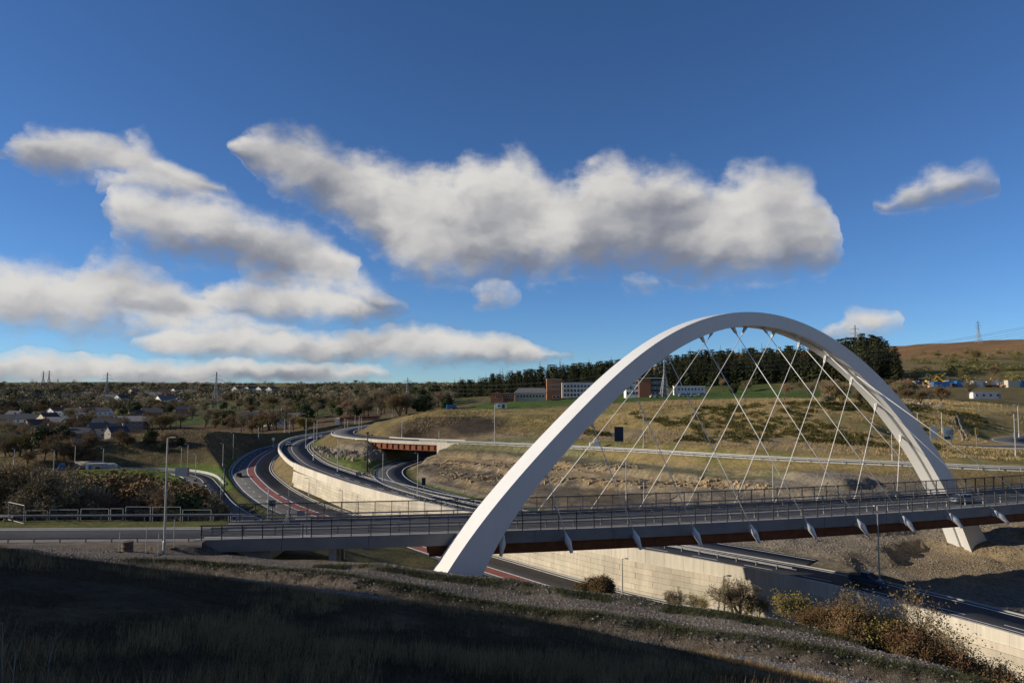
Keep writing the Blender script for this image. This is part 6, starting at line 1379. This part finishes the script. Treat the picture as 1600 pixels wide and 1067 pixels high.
# ------------------------------------------------------------------ ground cover
def blades(name, label, X, Y, h0, h1, w, mt, per=5, lean=.35, spread=.12, seed=1):
    r = np.random.default_rng(seed); n = len(X); X = np.repeat(X, per) + r.normal(0, spread, n * per); Y = np.repeat(Y, per) + r.normal(0, spread, n * per); Z = ground_v(X, Y) - .03; m = len(X)
    a = r.uniform(0, 2 * np.pi, m); h = r.uniform(h0, h1, m) * r.uniform(.5, 1.0, m); lx = r.normal(0, lean, m) * h + .12 * h; ly = r.normal(0, lean, m) * h
    dx, dy = np.cos(a) * w, np.sin(a) * w
    v0 = np.stack([X - dx, Y - dy, Z], 1); v1 = np.stack([X + dx, Y + dy, Z], 1); v2 = np.stack([X + lx, Y + ly, Z + h], 1)
    V = np.stack([v0, v1, v2], 1).reshape(-1, 3); F = np.arange(m * 3).reshape(-1, 3); tag(obj(name, np_mesh(name, V, F, M[mt])), label, 'grass', kind='stuff')
def qline(x): return np.interp(x, [-40, -24, -9.5, 0, 16.7, 27.6, 40], [43.5, 42.5, 38.2, 35.5, 30.5, 25, 15])
g = np.random.default_rng(5); n = 90000; Yg = 6 + 36 * g.random(n) ** 1.15; Xg = (g.random(n) * 2 - 1) * (Yg * .80 + 3); k = (Yg < qline(Xg) - .3) & (Xg < 30); Xg, Yg = Xg[k], Yg[k]
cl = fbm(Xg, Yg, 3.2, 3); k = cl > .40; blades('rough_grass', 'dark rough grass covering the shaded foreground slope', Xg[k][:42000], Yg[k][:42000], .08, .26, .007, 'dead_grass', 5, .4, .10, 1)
k = (cl > .60); k2 = np.nonzero(k)[0][:5200]; blades('tall_grass', 'pale tall grass tussocks standing in the foreground slope', Xg[k2], Yg[k2], .22, .52, .006, 'tussock', 10, .22, .09, 2)
def scatter(n, poly, seed):
    r = np.random.default_rng(seed); x0, x1, y0, y1 = poly; return x0 + (x1 - x0) * r.random(n), y0 + (y1 - y0) * r.random(n)
def rd_ok(X, Y, m):
    ok = np.ones(len(X), bool)
    for L, hw, a, b in ROADS:
        d, zz, sd = near_line(L, X, Y, 30); ok &= d > hw + m
    return ok
X, Y = scatter(36000, (-30, 140, 118, 240), 21); k = rd_ok(X, Y, 2.5) & (ground_v(X, Y) > -12.2) & (fbm(X, Y, 9, 3) > .44); blades('bank_grass', 'tussocky dry grass over the banks behind the hill road', X[k], Y[k], .3, .75, .05, 'dry_grass', 5, .4, .25, 3)
X, Y = scatter(9000, (-150, -85, 150, 245), 22); k = rd_ok(X, Y, 2.0); blades('slope_grass', 'dry grass on the slope of the dark mound', X[k], Y[k], .2, .6, .05, 'dry_grass', 5, .4, .3, 4)
X, Y = scatter(5000, (-52, 0, 110, 215), 23); k = rd_ok(X, Y, .8) & (ground_v(X, Y) < -12.5); blades('verge_grass', 'short tufts on the verges by the slip road', X[k], Y[k], .1, .3, .04, 'dry_grass', 4, .4, .3, 6)
# gorse on the bank: low mounds of fine sprigs
V = []; F = []; r = random.Random(9); cnt = 0; sp = [leafy(200 + q, 1.0, 1.5, 130, .10, 7, .0, .4)[1] for q in range(3)]
GXs = rng.uniform(-5, 118, 6000); GYs = rng.uniform(122, 186, 6000); gpx = 800 + GXs / GYs * 1100
gd = fbm(GXs, GYs, 16, 3) + .10 * (fbm(GXs + 50, GYs, 4, 2) - .5) + .10 * np.exp(-((gpx - 1000) / 110) ** 2) + .10 * np.exp(-((gpx - 1200) / 60) ** 2); gk = (gd > .575) & (ground_v(GXs, GYs) > -11.2) & rd_ok(GXs, GYs, 3)
for x, y in list(zip(GXs[gk], GYs[gk]))[:640]:
    z = ground(x, y); h = r.uniform(.5, 1.3); c = r.choice(sp); b = len(V); w = h * r.uniform(1.2, 2.0); V += [(x + v[0] * w, y + v[1] * w, z - .1 + v[2] * h) for v in c.v]; F += [tuple(i + b for i in f) for f in c.f]; cnt += 1
tag(obj('gorse_scrub', new_mesh('gorse_scrub', V, F, M['gorse'])), 'dark gorse scrub in patches over the grassy bank', 'scrub', kind='stuff')
# ditch scrub and bank-top weeds between the gravel tracks
xs = g.uniform(-14, 40, 5200); e2 = np.interp(xs, [-40, -24, -9.5, 0, 16.7, 27.6, 40], [53.2, 53.2, 51.0, 49.0, 44.8, 36.6, 22]); ys = e2 - .9 + g.normal(0, .35, len(xs)); k = fbm(xs, ys, 2.5, 2) > .46
mat('weed', (.055, .06, .022), .9, .4, .6, coord='World'); blades('bank_weeds', 'dark weedy line along the top of the gravel bank', xs[k], ys[k], .12, .38, .012, 'weed', 7, .5, .12, 7)
xs = g.uniform(-26, 38, 5200); ys = qline(xs) + 5.8 + g.normal(0, .4, len(xs)); blades('ditch_weeds', 'blackish weeds in the ditch between the gravel tracks', xs, ys, .1, .35, .012, 'weed', 6, .5, .12, 8)
# stones on the gravel
def stones(name, label, X, Y, s0, s1, mt, seed):
    r = np.random.default_rng(seed); n = len(X); s = s0 + (s1 - s0) * r.random(n) ** 3; Z = ground_v(X, Y); base = np.array([(-1, -.8, -.3), (1, -.9, -.3), (.9, 1, -.3), (-.9, .8, -.3), (-.5, -.5, .7), (.6, -.4, .55), (.4, .5, .75), (-.5, .4, .5)]); a = r.uniform(0, 6.28, n); B = base[None] * (1 + r.normal(0, .18, (n, 8, 3))); ca_, sa_ = np.cos(a)[:, None], np.sin(a)[:, None]
    V = np.stack([X[:, None] + (B[..., 0] * ca_ - B[..., 1] * sa_) * s[:, None], Y[:, None] + (B[..., 0] * sa_ + B[..., 1] * ca_) * s[:, None], Z[:, None] + B[..., 2] * s[:, None] * .8 + s[:, None] * .1], 2).reshape(-1, 3)
    fq = np.array([(4, 5, 6, 7), (0, 1, 5, 4), (1, 2, 6, 5), (2, 3, 7, 6), (3, 0, 4, 7)]); F = (np.arange(n)[:, None, None] * 8 + fq[None]).reshape(-1, 4); tag(obj(name, np_mesh(name, V, F, M[mt])), label, 'stones', kind='stuff')
mat('pebble', (.145, .128, .105), .9, .35, 1.3, coord='World', col2=(.27, .24, .20))
n = 60000; X = g.uniform(-38, 45, n); Y = g.uniform(20, 60, n); q = qline(X); q2 = np.interp(X, [-40, -24, -9.5, 0, 16.7, 27.6, 40], [56, 56, 56, 54, 49.5, 43, 31]); k = (Y > q) & (Y < q2) & (np.abs(X) < Y * .76) & rd_ok(X, Y, .3); stones('gravel', 'loose grey brown gravel over the near bank', X[k], Y[k], .02, .085, 'pebble', 3)
n = 16000; X = g.uniform(24, 62, n); Y = g.uniform(62, 108, n); k = rd_ok(X, Y, .8) & (ground_v(X, Y) < -12.3); stones('gravel', 'stony gravel on the far slope below the bridge', X[k], Y[k], .03, .14, 'pebble', 4)
# bare stalks close to the lens
for q, (px, y, h, lab) in enumerate(((20, 7.6, .9, 'bare forked stalk at the lower left corner'), (75, 9.0, .7, 'bare thin stalk right of the forked stalk'), (4, 8.6, 1.1, 'bare stalk at the left picture edge'))):
    x = XD(px, y, 1040); plant('dead_stalk', 'stalk', (x, y, ground(x, y)), h, lab, 'stalk', 'dead stalks in the foreground', .6, None, .02)
